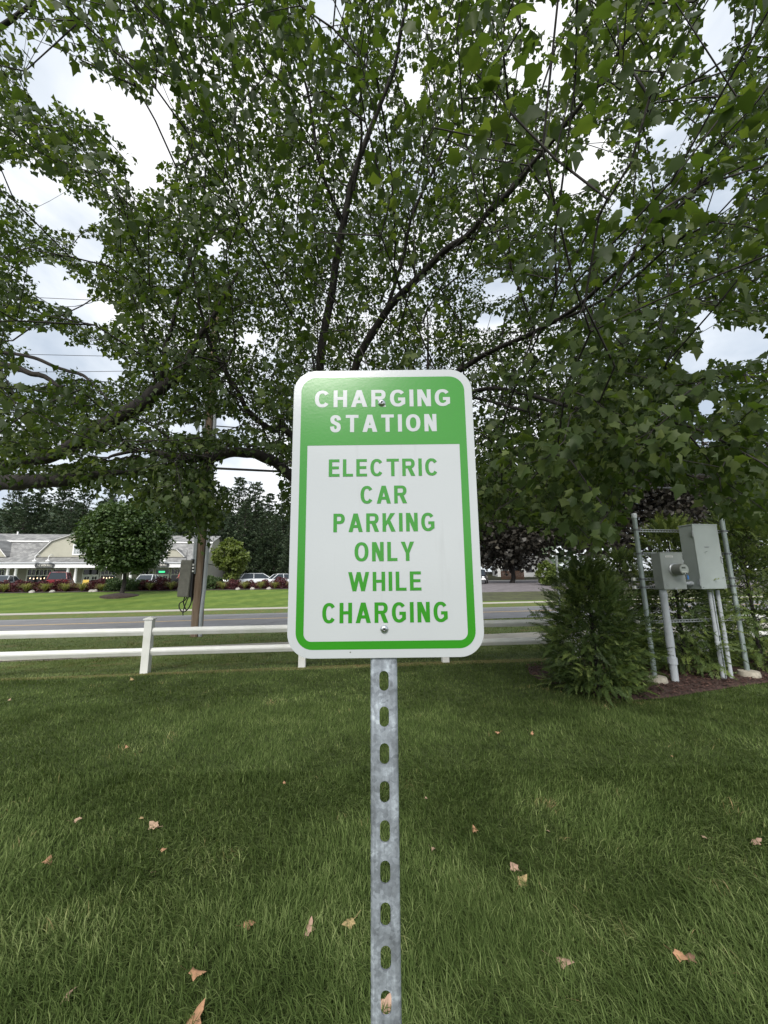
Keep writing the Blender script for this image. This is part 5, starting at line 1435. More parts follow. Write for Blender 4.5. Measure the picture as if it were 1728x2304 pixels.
for sx in (fs(45, 1200, 8.5)[0], fs(425, 1205, 8.5)[0]):
    b = MB(); b.tube([(sx, yr - .4, zridge - .3), (sx, yr - .4, zridge + .25)], .09, n=8); b.build('roof_vent', trim, shop)
# cross gables ------------------------------------------------------------------
def gable(sc, zpk, sb, zbk, sw_, depth=8.2, win=True, ww=1.15, zw0=.35, zw1=1.75, flat=0.0):
    """sc centre, zpk peak, sb/zbk break half width and height, sw_ foot half width"""
    y0 = yp - .25
    poly = [(sc - sw_, zg), (sc - sb, zbk), (sc - flat, zpk), (sc + flat, zpk), (sc + sb, zbk), (sc + sw_, zg)]
    if flat == 0: poly.pop(3)
    g = MB(); g.prism(poly, y0, y0 + .25); gw = g.build('gable_wall', siding2, shop)
    # clapboard lines
    cl = MB()
    z = zg + .14
    def hw(z): return sw_ + (sb - sw_) * (z - zg) / (zbk - zg) if z < zbk else sb + (flat - sb) * (z - zbk) / (zpk - zbk)
    while z < zpk - .12:
        h_ = hw(z + .1) - .02; cl.add([(sc - h_, y0 - .018, z), (sc + h_, y0 - .018, z), (sc + h_, y0 - .002, z + .12), (sc - h_, y0 - .002, z + .12), (sc - h_, y0 - .002, z), (sc + h_, y0 - .002, z)], [(0, 1, 2, 3), (0, 4, 5, 1)]); z += .125
    cl.build('clapboards', siding2, gw, kind='stuff')
    for a, c in zip(poly[:-1], poly[1:]):
        d_ = np.array([c[0] - a[0], c[1] - a[1]]); n_ = np.array([-d_[1], d_[0]]) / np.linalg.norm(d_)
        if n_[1] < 0: n_ = -n_
        t_ = .11
        rb = MB(); rb.add([(a[0], y0 - .22, a[1]), (c[0], y0 - .22, c[1]), (c[0] + n_[0] * t_, y0 - .22, c[1] + n_[1] * t_), (a[0] + n_[0] * t_, y0 - .22, a[1] + n_[1] * t_),
                           (a[0], y0 - .02, a[1]), (c[0], y0 - .02, c[1]), (c[0] + n_[0] * t_, y0 - .02, c[1] + n_[1] * t_), (a[0] + n_[0] * t_, y0 - .02, a[1] + n_[1] * t_)],
                          [(0, 1, 2, 3), (7, 6, 5, 4), (0, 4, 5, 1), (1, 5, 6, 2), (2, 6, 7, 3), (3, 7, 4, 0)]); rb.build('rake_trim', trim, shop)
        A_ = (a[0] + n_[0] * (t_ + .01), a[1] + n_[1] * (t_ + .01)); C_ = (c[0] + n_[0] * (t_ + .01), c[1] + n_[1] * (t_ + .01))
        quadroof([(A_[0], y0 - .25, A_[1]), (C_[0], y0 - .25, C_[1]), (C_[0], yr, C_[1]), (A_[0], yr, A_[1])], .05).build('roof', SH, shop)
    if win:
        z0_, z1_ = zg + zw0, zg + zw1
        w_ = empty('window', (sc, y0, 0)); w_.parent = shop
        f = MB()
        for (a0, a1, b0, b1) in ((-ww / 2 - .14, -ww / 2, z0_ - .14, z1_ + .14), (ww / 2, ww / 2 + .14, z0_ - .14, z1_ + .14), (-ww / 2, ww / 2, z1_, z1_ + .14), (-ww / 2, ww / 2, z0_ - .14, z0_), (-ww / 2, ww / 2, (z0_ + z1_) / 2 - .035, (z0_ + z1_) / 2 + .035)):
            f.bx(a0, a1, -.06, -.002, b0, b1)
        f.build('frame', trim, w_)
        mn = MB()
        for k in (1, 2, 3): x_ = -ww / 2 + ww * k / 4; mn.bx(x_ - .014, x_ + .014, -.045, -.028, z0_, z1_)
        for q in (.25, .75): zz = z0_ + (z1_ - z0_) * q; mn.bx(-ww / 2, ww / 2, -.044, -.03, zz - .014, zz + .014)
        mn.build('muntins', trim, w_)
        for (q0, q1) in ((0, .5), (.5, 1)):
            p_ = MB(); p_.bx(-ww / 2, ww / 2, -.026, -.012, z0_ + (z1_ - z0_) * q0 + .005, z0_ + (z1_ - z0_) * q1 - .005); p_.build('pane', mat('curtained_glass', (.33, .36, .37), .25, var=.25, scale=9, stretch=(6, 1, .3)), w_)
    v = MB(); v.bx(sc - .22, sc + .22, y0 - .05, y0 - .03, zpk - .75, zpk - .3); v.build('gable_vent', trim, shop)
gyd = yp - .25
sc1 = fs(184, 1200, gyd)[0]; zp1 = fs(184, 1196.5, gyd)[1]; sb1 = sc1 - fs(118, 1217, gyd)[0]; zb1 = fs(118, 1218, gyd)[1]; sf1 = sc1 - fs(80, 1254, gyd)[0]
gable(sc1, zp1, sb1, zb1, sf1)
sc0 = fs(15, 1254, gyd)[0] - sf1
gable(sc0, zp1, sb1, zb1, sf1)
sR = fs(415, 1259, gyd)[0]; sRb = fs(397, 1235, gyd)[0]; zRb = fs(397, 1236, gyd)[1]; scR = fs(366, 1240, gyd)[0]
gable(scR, zRb + .12, sRb - scR, zRb, sR - scR, flat=.2, ww=.95, zw0=.2, zw1=1.2)
# columns ------------------------------------------------------------------------
colm = MB(); colm.lathe([(.19, 0), (.19, .1), (.165, .13), (.16, 1.2), (.135, zbeam - .12), (.17, zbeam - .09), (.18, zbeam - .005)], n=18)
colm = colm.mesh('column', smooth=True); colm.materials.append(trim)
cols = [fs(p, 1290)[0] for p in (17.5, 35.7, 152.5, 170.5, 279.5, 294.5)]
gap_ = cols[1] - cols[0]
cols += [cols[0] - 5.2, cols[0] - 5.2 - gap_, fs(430, 1290)[0], fs(412, 1290)[0]]
for sx in cols:
    o = link('column', colm, None, shop); o.location = (sx, -.02, 0)
# storefronts ----------------------------------------------------------------------
warm = emit('warm_shop_lamp', (1, .75, .45), 1.6)
def storefront(pxa, pxb, transoms, parent=shop, glass_m=glass, z_head=None):
    sa, sb_ = fs(pxa, 1295, WALLD)[0], fs(pxb, 1295, WALLD)[0]
    zh = zbeam - .12; zt0 = zh - .62; w_ = empty('shop_window', (sa, WALLD, 0)); w_.parent = parent; W_ = sb_ - sa
    f = MB()
    f.bx(0, .1, -.12, -.002, 0, zh + .08); f.bx(W_ - .1, W_, -.12, -.002, 0, zh + .08); f.bx(.1, W_ - .1, -.12, -.002, zh, zh + .08); f.bx(.1, W_ - .1, -.12, -.002, zt0 - .1, zt0); f.bx(.1, W_ - .1, -.12, -.002, 0, .35)
    f.build('frame', trim, w_)
    m_ = MB()
    for k in range(1, transoms): x_ = .1 + (W_ - .2) * k / transoms; m_.bx(x_ - .03, x_ + .03, -.10, -.03, zt0, zh)
    m_.build('muntins', trim, w_)
    g = MB(); g.bx(.1, W_ - .1, -.028, -.01, zt0, zh); g.build('transom_glass', glass_m, w_)
    g = MB(); g.bx(.1, W_ - .1, -.028, -.01, .35, zt0 - .1); g.build('pane', glass_m, w_)
    return w_, W_, zt0
def doors(pxa, pxb):
    sa, sb_ = fs(pxa, 1295, WALLD)[0], fs(pxb, 1295, WALLD)[0]
    zh = zbeam - .12; W_ = sb_ - sa; zd = zh - .62; w_ = empty('double_door', (sa, WALLD, 0)); w_.parent = shop
    f = MB(); f.bx(-.06, 0, -.12, -.002, 0, zh + .08); f.bx(W_, W_ + .06, -.12, -.002, 0, zh + .08); f.bx(0, W_, -.12, -.002, zh, zh + .08); f.bx(0, W_, -.12, -.002, zd - .06, zd + .02); f.build('frame', trim, w_)
    g = MB(); g.bx(0, W_, -.028, -.01, zd + .02, zh); g.build('transom_glass', glass, w_)
    for k in (0, 1):
        x0_, x1_ = (0.02, W_ / 2 - .01) if k == 0 else (W_ / 2 + .01, W_ - .02)
        lf = MB(); st = .14
        lf.bx(x0_, x0_ + st, -.08, -.03, 0, zd - .06); lf.bx(x1_ - st, x1_, -.08, -.03, 0, zd - .06); lf.bx(x0_ + st, x1_ - st, -.08, -.03, zd - .22, zd - .06); lf.bx(x0_ + st, x1_ - st, -.08, -.03, 0, .7)
        xm = (x0_ + x1_) / 2; lf.bx(xm - .025, xm + .025, -.075, -.035, .7, zd - .22); zz = .7 + (zd - .92) / 2; lf.bx(x0_ + st, x1_ - st, -.072, -.038, zz - .025, zz + .025)
        lf.build('door_leaf', trim, w_)
        g = MB(); g.bx(x0_ + st, x1_ - st, -.028, -.01, .7, zd - .22); g.build('pane', glass, w_)
storefront(-30, 12.5, 6); w1, W1, zt1 = storefront(60.5, 117.5, 6); doors(121, 149.5); doors(187.5, 222); w2, W2, zt2 = storefront(226, 262, 4)
storefront(316, 346, 3); doors(350, 380); storefront(384, 409, 3)
for w_, W_, cnt_ in ((w1, W1, 6), (w2, W2, 4)):
    for k in range(cnt_):
        b = MB(); b.lathe([(.015, .1), (.05, .02), (.055, -.02), (.03, -.06)], c=(.4 + (W_ - .8) * k / (cnt_ - 1), -.04, zt1 - .38 - .05 * (k % 2)), n=8)
        b.build('pendant_lamp', warm, w_, smooth=True)
es = emit('green_lit_sign', (.05, .55, .22), 1.2)
se, ze = fs(365, 1286.5, WALLD); b = MB(); b.bx(se - .35, se + .35, WALLD - .16, WALLD - .13, ze - .12, ze + .10); b.build('lit_sign', es, shop)
# fascia signs, each with two gooseneck lamps
boardm = mat('charcoal_sign_board', (.045, .048, .05), .5); ivory = mat('ivory_letters', (.75, .73, .66), .5)
def fascia_sign(pxa, pxb, text, label, lamps):
    sa, za = fs(pxa, 1272.5, -.3); sb_, _ = fs(pxb, 1272.5, -.3); w_ = sb_ - sa; zc_ = (zbeam + zeave) / 2 - .02; h_ = .52
    p0 = BO + BU * ((sa + sb_) / 2) + BN * -.31; r_ = empty('shop_sign', (p0[0], p0[1], BO[2] + zc_), ba, label=label, cat='sign', group='name boards on the shop porch')
    c_ = .12; P = [(-w_ / 2 + c_, -h_ / 2), (w_ / 2 - c_, -h_ / 2), (w_ / 2 - c_ * .6, -h_ / 4), (w_ / 2, 0), (w_ / 2 - c_ * .6, h_ / 4), (w_ / 2 - c_, h_ / 2), (-w_ / 2 + c_, h_ / 2), (-w_ / 2 + c_ * .6, h_ / 4), (-w_ / 2, 0), (-w_ / 2 + c_ * .6, -h_ / 4)]
    b = MB(); b.prism(P, -.05, 0); b.build('board', boardm, r_)
    o = lettering(text, 0, .13, .26, w_ - .5, -.056, ivory, r_, bold=.02)
    for lx_ in lamps:
        g = MB(); g.tube(smooth_pts([(lx_, .35, h_ / 2 + .75), (lx_ - .03, .05, h_ / 2 + .95), (lx_ - .06, -.35, h_ / 2 + .75), (lx_ - .06, -.45, h_ / 2 + .35)]), .03, n=8)
        g.lathe([(.04, .42), (.09, .36), (.22, .24), (.23, .20)], c=(lx_ - .06, -.45, h_ / 2 - .05), n=16)
        g.build('gooseneck_lamp', trim, r_, smooth=True)
fascia_sign(78, 123.5, 'THE AVON NAILS', 'dark name board lettered THE AVON NAILS under the left gable', (-.75, .55))
fascia_sign(339, 381, 'PIZZERIA DA VINCI', 'dark name board lettered PIZZERIA DA VINCI under the right gable', (-.5, .62))
# yellow sandwich board by the second door
p0 = onground(192, 1334); sx, sz = fs(192, 1320, -3)
p0 = BO + BU * sx + BN * -3.0
yb_ = empty('notice_board', (p0[0], p0[1], float(gz(p0[0], p0[1]))), ba, label='small yellow notice board standing before the shop doors', cat='sign')
b = MB(); b.box((0, 0, .7), (.6, .05, .6)); b.build('board', mat('yellow_board', (.70, .50, .10), .5), yb_)
for k in (-.3, .3): b = MB(); b.tube([(k, 0, 0), (k, 0, .5)], .03, n=6); b.build('leg', trim, yb_)

# ------------------------------------------------------------------ cars
tyre = mat('tyre', (.02, .02, .02), .8); rim = mat('rim', (.45, .45, .46), .3, metal=.8); wglass = mat('car_glass', (.03, .04, .05), .18, spec=.35); lampw = mat('headlight', (.75, .78, .8), .1); lampr = mat('tail_light', (.35, .02, .02), .2)
chrome = mat('chrome_trim', (.6, .6, .62), .2, metal=.8)
def car(name, s_or_p, rz, paint, label, kind='sedan', p0=None):
    r_ = empty(name, p0, rz, label=label, cat='car')
    Lh = 2.3; Wd = .9
    H_ = {'sedan': 1.42, 'suv': 1.72, 'pickup': 1.85, 'hatch': 1.5}[kind]
    bt = {'sedan': .88, 'suv': 1.05, 'pickup': 1.15, 'hatch': .95}[kind]; gc = .25 if kind != 'pickup' else .4
    if kind == 'pickup': Lh = 2.75
    # body: lofted cross sections along x (front = +x)
    xs = np.linspace(-Lh, Lh, 15); b = MB(); rings = []
    for x_ in xs:
        q = abs(x_) / Lh; w_ = Wd * (1 - .16 * q ** 6); zt_ = bt * (1 - (.10 if x_ > 0 else .03) * q ** 3); zl = gc + .12 * q ** 4
        rings.append([(x_, -w_ * .9, zl), (x_, -w_, zl + .15), (x_, -w_ * 1.0, (zl + zt_) / 2 + .05), (x_, -w_ * .93, zt_ - .05), (x_, -w_ * .80, zt_), (x_, w_ * .80, zt_), (x_, w_ * .93, zt_ - .05), (x_, w_, (zl + zt_) / 2 + .05), (x_, w_, zl + .15), (x_, w_ * .9, zl)])
    n = 10; v = [p for g in rings for p in g]
    f = [(i * n + k, i * n + (k + 1) % n, (i + 1) * n + (k + 1) % n, (i + 1) * n + k) for i in range(len(xs) - 1) for k in range(n)] + [tuple(range(n)), tuple((len(xs) - 1) * n + k for k in range(n))]
    b.add(v, f); body = b.build('body', paint, r_, smooth=True)
    if kind == 'sedan': cb_ = [(-1.75, 0), (-1.05, 1), (.25, 1), (1.15, 0)]
    elif kind == 'hatch': cb_ = [(-2.15, 0), (-1.75, 1), (.35, 1), (1.25, 0)]
    elif kind == 'suv': cb_ = [(-2.25, 0), (-1.95, 1), (.3, 1), (1.05, 0)]
    else: cb_ = [(-.85, 0), (-.65, 1), (.65, 1), (1.3, 0)]
    c = MB(); z0_, z1_ = bt - .02, H_
    wl, wu = Wd * .84, Wd * .66
    P = []
    for (x_, t) in cb_: z_ = z0_ + (z1_ - z0_) * t; ww = wl + (wu - wl) * t; P += [(x_, -ww, z_), (x_, ww, z_)]
    c.add(P, [(0, 2, 4, 6), (1, 7, 5, 3), (0, 1, 3, 2), (6, 4, 5, 7)]); c.build('windows', wglass, r_)
    c = MB(); th = .05
    t0 = .97
    top = [(cb_[1][0] - .06, -wu - .02, z1_ - .02), (cb_[2][0] + .06, -wu - .02, z1_ - .02), (cb_[2][0] + .06, wu + .02, z1_ - .02), (cb_[1][0] - .06, wu + .02, z1_ - .02)]
    c.add(top + [(cb_[1][0] + .1, -wu + .12, z1_ + .05), (cb_[2][0] - .1, -wu + .12, z1_ + .05), (cb_[2][0] - .1, wu - .12, z1_ + .05), (cb_[1][0] + .1, wu - .12, z1_ + .05)], [(0, 1, 5, 4), (1, 2, 6, 5), (2, 3, 7, 6), (3, 0, 4, 7), (4, 5, 6, 7), (3, 2, 1, 0)])
    for sd_ in (-1, 1):
        for (xa, xb) in ((cb_[0][0], cb_[1][0]), (cb_[3][0], cb_[2][0]), ((cb_[1][0] + cb_[2][0]) / 2, (cb_[1][0] + cb_[2][0]) / 2)):
            c.tube([(xa, sd_ * (wl + .005), z0_), (xb, sd_ * (wu + .015), z1_)], .04, n=6)
    c.build('roof', paint, r_, smooth=True)
    for sx in (-1.35, 1.4):
        for sd_ in (-1, 1):
            rr = .33 if kind not in ('pickup', 'suv') else .38
            sx_ = sx * (1.15 if kind == 'pickup' else 1)
            w_ = MB(); w_.lathe([(rr * .6, -.11), (rr * .95, -.11), (rr, -.06), (rr, .06), (rr * .95, .11), (rr * .6, .11)], c=(sx_, sd_ * (Wd - .08), rr), n=20, axis='y'); wh = w_.build('wheel', tyre, r_, smooth=True)
            w_ = MB(); w_.lathe([(rr * .6, -.115), (rr * .5, -.09), (rr * .1, -.10), (rr * .1, .10), (rr * .5, .09), (rr * .6, .115)], c=(sx_, sd_ * (Wd - .08), rr), n=12, axis='y'); w_.build('rim', rim, wh, smooth=True)
    for sd_ in (-1, 1):
        w_ = MB(); w_.box((Lh - .02, sd_ * Wd * .66, bt * .74), (.1, .34, .17)); w_.build('headlight', lampw, r_, bevel=.02)
        w_ = MB(); w_.box((-Lh + .02, sd_ * Wd * .70, bt * .80), (.1, .24, .18)); w_.build('tail_light', lampr, r_, bevel=.02)
    if kind == 'pickup':
        w_ = MB(); w_.box((Lh + .0, 0, bt * .74), (.08, .92, .26)); w_.build('grille', tyre, r_)
        w_ = MB(); w_.box((Lh + .06, 0, .56), (.18, 1.86, .2)); w_.build('bumper', chrome, r_, bevel=.03)
        w_ = MB(); w_.box((Lh + .16, 0, .57), (.02, .34, .14)); w_.build('licence_plate', lampw, r_)
        for sd_ in (-1, 1): w_ = MB(); w_.box((.95, sd_ * 1.06, 1.3), (.1, .2, .24)); w_.build('mirror', tyre, r_, bevel=.02)
    return r_
def carpos(px, ly): s_, _ = fs(px, 1310, ly); p = BO + BU * s_ + BN * ly; return (p[0], p[1], float(gz(p[0], p[1])) + .015)
white_p = mat('white_car_paint', (.72, .74, .76), .25, coat=.6); silver_p = mat('silver_car_paint', (.42, .44, .45), .3, metal=.4, coat=.6)
red_p = mat('maroon_car_paint', (.22, .02, .03), .25, coat=.6); black_p = mat('black_pickup_paint', (.02, .022, .028), .25, coat=.6)
car('parked_car', None, ba + 1.75, silver_p, 'silver sedan parked at the far left behind the red barberry bushes', 'sedan', carpos(14, -5))
car('parked_car', None, ba + PI / 2 + .35, red_p, 'dark red suv seen from behind, parked below the nail salon board', 'suv', carpos(137, -5))
car('parked_car', None, ba + PI / 2, white_p, 'white car roof showing just right of the clipped tree trunk', 'sedan', carpos(337, -4.5))
car('parked_car', None, ba + .25, white_p, 'white hatchback parked left of the sign, before the pines', 'hatch', carpos(583, -3.5))
car('parked_car', None, ba + .45, white_p, 'white car roof closest to the sign edge', 'sedan', carpos(640, -4))
car('parked_car', None, ba + .1, silver_p, 'low grey car roof partly behind the white hatchback', 'sedan', carpos(548, -1))
p0 = onground(1108, 1314); tdir = -PI / 2 - .32
car('pickup_truck', None, tdir, black_p, 'dark pickup truck with chrome bumper facing the camera right of the sign', 'pickup', (p0[0] - .9, p0[1] + 2.6, float(gz(p0[0], p0[1])) + .02))

# ------------------------------------------------------------------ barberries, daylilies and junipers in front of the car park
barb_m = leafmat('barberry_leaves', [(0, (.035, .012, .014)), (.5, (.085, .025, .030)), (1, (.17, .050, .050))], trans=.15, rough=.55, tboost=(1.3, .8, .8), nscale=1)
lily_m = leafmat('daylily_leaves', [(0, (.10, .12, .03)), (.5, (.20, .21, .06)), (1, (.36, .32, .12))], trans=.25, rough=.6, nscale=1)
jun_m = leafmat('juniper_leaves', [(0, (.03, .06, .025)), (.5, (.06, .10, .035)), (1, (.11, .16, .05))], trans=.1, rough=.6, nscale=1)
def shrub_mesh(seed, mt, r_, h, n, leaf):
    rs = np.random.RandomState(seed)
    u = rs.normal(0, 1, (n, 3)); u[:, 2] = np.abs(u[:, 2]); u = nrm(u); q = rs.rand(n, 1) ** .25
    lump = 1 + .1 * np.sin(u[:, 0:1] * 7 + seed) + .08 * np.sin(u[:, 1:2] * 9)
    P = u * q * lump * np.array([r_, r_, h]); D = nrm(u + rs.normal(0, .5, (n, 3))); N = nrm(u + rs.normal(0, .5, (n, 3)) + np.array([0, 0, .6]))
    s_ = rs.uniform(leaf * .6, leaf * 1.4, n)
    V, F, A_ = scatter(QUAD, [(0, 1, 2, 3)], P, D, N, s_, rs.rand(n)); me = npmesh('foliage', V, F, A_); me.materials.append(mt); return me
def lily_mesh(seed, n=110):
    rs = np.random.RandomState(seed); V = []; F = []; A_ = []
    for i in range(n):
        a = rs.rand() * 6.28; r_ = rs.uniform(.25, .75); h = rs.uniform(.3, .72); w_ = .025; c, s_ = math.cos(a), math.sin(a); k = len(V)
        for t in (0, .35, .7, 1):
            x_ = r_ * t; z_ = h * math.sin(PI * min(.8, t * .8)) ; V += [(c * x_ - s_ * w_ * (1 - t), s_ * x_ + c * w_ * (1 - t), z_), (c * x_ + s_ * w_ * (1 - t), s_ * x_ - c * w_ * (1 - t), z_)]
        F += [(k, k + 1, k + 3, k + 2), (k + 2, k + 3, k + 5, k + 4), (k + 4, k + 5, k + 7, k + 6)]; A_ += [rs.rand()] * 8
    me = npmesh('foliage', np.array(V), np.array(F), np.array(A_)); me.materials.append(lily_m); return me
BM = [shrub_mesh(k, barb_m, 1.0, .92, 2800, .085) for k in (1, 2, 3)]; LM = [lily_mesh(k) for k in (4, 5)]; JM = [shrub_mesh(k, jun_m, 1.15, 1.15, 2200, .12) for k in (6, 7)]
def row_pos(px, D_): d = ray(px, 1330); t = D_ / (d[1] - SL * d[0]); p = CAMP + d * t; return (p[0], p[1], float(gz(p[0], p[1])))
barbs = [(4, 1), (46, 1.0), (90, 1.0), (132, 1.0), (168, .72), (218, 1.02), (326, 1.0), (362, 1.1), (404, .8), (489, .7), (524, 1.0), (560, .75), (594, .95), (630, 1.0), (668, 1.0), (-38, 1.0), (700, .9)]
bdesc = ['cut by the left picture edge', 'second from the left edge', 'third from the left edge, under the nail salon board', 'hiding the red suv', 'small one left of the notice board', 'between the doors and the green junipers', 'right of the clipped tree trunk', 'largest one right of the clipped tree', 'behind the cabinet on the wooden pole', 'small one just right of the wooden pole', 'below the lime-green tree', 'small one before the grey car', 'before the white hatchback', 'touching the sign edge', 'hidden behind the sign', 'outside the left edge', 'behind the sign, rightmost']
for i, ((px, sc_), ds) in enumerate(zip(barbs, bdesc)):
    p0 = row_pos(px, 42.6); r_ = empty('barberry_bush', p0, rz=i * 2.1, label='dark red barberry bush ' + ds, cat='shrub', group='red barberry bushes along the car park')
    r_.scale = (sc_, sc_, sc_ * (1 + .1 * math.sin(i * 3))); link('foliage', BM[i % 3], None, r_)['kind'] = 'stuff'
lil = [(8, 1), (58, 1.05), (100, 1), (146, 1.0), (184, 1.05), (226, .9), (336, 1.0), (384, 1.1), (500, 1.0), (550, 1.0), (587, 1.0), (618, .9), (655, 1), (-30, 1)]
ldesc = ['at the left picture edge', 'between the first two full barberries', 'below the nail salon board', 'in front of the red suv bush', 'before the notice board', 'left of the junipers', 'just right of the clipped tree', 'left of the pole cabinet', 'below the lime-green tree', 'before the small middle barberry', 'before the white hatchback', 'nearest the sign edge', 'hidden behind the sign', 'outside the left edge']
for i, ((px, sc_), ds) in enumerate(zip(lil, ldesc)):
    p0 = row_pos(px, 41.6); r_ = empty('daylily_clump', p0, rz=i * 1.7, label='yellow-green daylily clump ' + ds, cat='plant', group='daylily clumps edging the far lawn')
    r_.scale = (sc_ * 1.15,) * 3; link('foliage', LM[i % 2], None, r_)['kind'] = 'stuff'
jun = [(248, 43.4, .95), (266, 42.2, .75), (286, 43.4, .95), (300, 42.2, .7), (474, 42.8, 1.05), (250, 42.0, .65), (312, 43.6, .8)]
jdesc = ['tall one left of the clipped tree trunk', 'low one straight behind the clipped tree trunk', 'tall one right of the clipped tree trunk', 'low one in front, right of the clipped tree trunk', 'rounded one between pole and lime-green tree', 'low one in front, left of the clipped tree trunk', 'farther one touching the barberry right of the trunk']
for i, ((px, D_, sc_), ds) in enumerate(zip(jun, jdesc)):
    p0 = row_pos(px, D_); r_ = empty('juniper_bush', p0, rz=i, label='green spreading juniper, ' + ds, cat='shrub', group='green junipers behind the clipped tree')
    r_.scale = (sc_, sc_, sc_); link('foliage', JM[i % 2], None, r_)['kind'] = 'stuff'
bedm = mat('bed_soil', (.05, .04, .032), .95, var=.4, scale=3)
strip('bed_soil', 40.9, 43.6, -70, 0, bedm, .02, kind='structure')
rock_m = mat('edge_rock', (.35, .33, .30), .9, var=.3, scale=3)
for i, px in enumerate((73, 118, 206, 213, 535, 568, 605)):
    p0 = row_pos(px, 41.2); rs_ = np.random.RandomState(i)
    b = MB(); b.lathe([(.02, .24), (.15, .2), (.25, .08), (.26, -.1)], n=9)
    b.v = [(x_ * rs_.uniform(.8, 1.2), y_ * rs_.uniform(.7, 1.2), z_ * rs_.uniform(.7, 1.1)) for (x_, y_, z_) in b.v]
    o = b.build('edge_rock', rock_m); o.location = p0
    tag(o, 'pale rock at the bed edge ' + ['below the second barberry', 'below the third barberry', 'just left of the junipers', 'under the juniper group edge', 'below the lime-green tree', 'below the small middle barberry', 'below the white hatchback'][i], 'rock', 'pale rocks edging the shrub bed')

# person in a red shirt walking by the shops ------------------------------------
def person(p0, rz, label):
    r_ = empty('person', p0, rz, label=label, cat='person')
    J = {'pel': (0, 0, .95, .14, .11), 'wa': (0, .01, 1.1, .13, .10), 'ch': (0, .02, 1.32, .16, .11), 'ne': (0, .03, 1.50, .055, .055), 'he': (0, .06, 1.62, .085, .10), 'tp': (0, .05, 1.72, .06, .07),
         'sl': (-.17, .02, 1.42, .055, .055), 'el': (-.24, .10, 1.17, .042, .042), 'hl': (-.20, .30, 1.05, .03, .03), 'sr': (.17, .02, 1.42, .055, .055), 'er': (.25, -.06, 1.16, .042, .042), 'hr': (.24, .06, .93, .03, .03),
         'tl': (-.09, .02, .88, .09, .09), 'kl': (-.10, .14, .50, .06, .06), 'al': (-.10, .10, .10, .042, .042), 'fl': (-.10, .24, .03, .035, .03), 'tr': (.09, 0, .88, .09, .09), 'kr': (.10, -.04, .50, .06, .06), 'ar': (.10, -.28, .14, .042, .042), 'fr': (.10, -.18, .03, .035, .03)}
    names = list(J); E_ = [('pel', 'wa'), ('wa', 'ch'), ('ch', 'ne'), ('ne', 'he'), ('he', 'tp'), ('ch', 'sl'), ('sl', 'el'), ('el', 'hl'), ('ch', 'sr'), ('sr', 'er'), ('er', 'hr'), ('pel', 'tl'), ('tl', 'kl'), ('kl', 'al'), ('al', 'fl'), ('pel', 'tr'), ('tr', 'kr'), ('kr', 'ar'), ('ar', 'fr')]
    me = bpy.data.meshes.new('body'); me.from_pydata([J[k][:3] for k in names], [(names.index(a), names.index(c)) for a, c in E_], [])
    o = bpy.data.objects.new('body', me); COL.objects.link(o)
    md = o.modifiers.new('s', 'SKIN'); 
    for i, k in enumerate(names): me.skin_vertices[0].data[i].radius = J[k][3:5]
    me.skin_vertices[0].data[0].use_root = True
    o.modifiers.new('d', 'SUBSURF').levels = 1
    dg = bpy.context.evaluated_depsgraph_get(); m2 = bpy.data.meshes.new_from_object(o.evaluated_get(dg)); bpy.data.objects.remove(o)
    skin = mat('skin', (.42, .26, .19), .6); shirt = mat('red_shirt', (.62, .06, .08), .8); trou = mat('dark_trousers', (.03, .03, .04), .8); hair = mat('dark_hair', (.03, .02, .015), .7)
    m2.materials.clear()
    for q in (skin, shirt, trou, hair): m2.materials.append(q)
    for p in m2.polygons:
        c = p.center; k = 0
        if c[2] < .98 and abs(c[0]) < .2 and c[2] > .08: k = 2
        elif c[2] < .08: k = 3
        elif c[2] < 1.49 and (abs(c[0]) < .23 and c[2] > .95) and not (c[1] > .15): k = 1
        elif c[2] > 1.6 and (c[1] < .07 or c[2] > 1.7): k = 3
        p.material_index = k; p.use_smooth = True
    link('body', m2, None, r_)
    bg_ = MB(); bg_.box((.30, -.02, .90), (.10, .3, .26)); bg_.build('shoulder_bag', trou, r_, bevel=.03)
pp = carpos(404, -2.2); person(pp, ba + 1.3, 'person in a red shirt with dark bag walking beside the shops, left of the cabinet')

# small pale house and fence pieces glimpsed under the purple tree
hp = row_pos(1178, 75); hs_ = empty('house', hp, -.1, label='pale low house glimpsed under the purple tree beyond the pickup truck', cat='building')
b = MB(); b.bx(-5, 6, 0, 6, -.3, 2.5); b.build('wall', mat('pale_siding', (.55, .56, .55), .8), hs_)
b = MB(); b.prism([(-5.4, 2.5), (6.4, 2.5), (5, 4.2), (-4, 4.2)], -.4, 6.4); b.build('roof', SH, hs_)
for k in range(4): b = MB(); b.bx(-4 + k * 2.4, -2.8 + k * 2.4, -.04, -.005, .9, 2.0); b.build('window', glass, hs_)
ff = row_pos(1152, 66); fe = empty('board_fence', ff, -.05, label='short brown board fence beside the pickup truck', cat='fence')
for k in range(16): b = MB(); b.bx(-1.8 + k * .26, -1.56 + k * .26, 0, .03, -.2, 1.5 + .02 * (k % 3)); b.build('board', mat('brown_fence_board', (.26, .15, .10), .8, var=.2), fe)
strip('far_path', 62, 63.5, 5, 60, conc, .02, kind='structure')
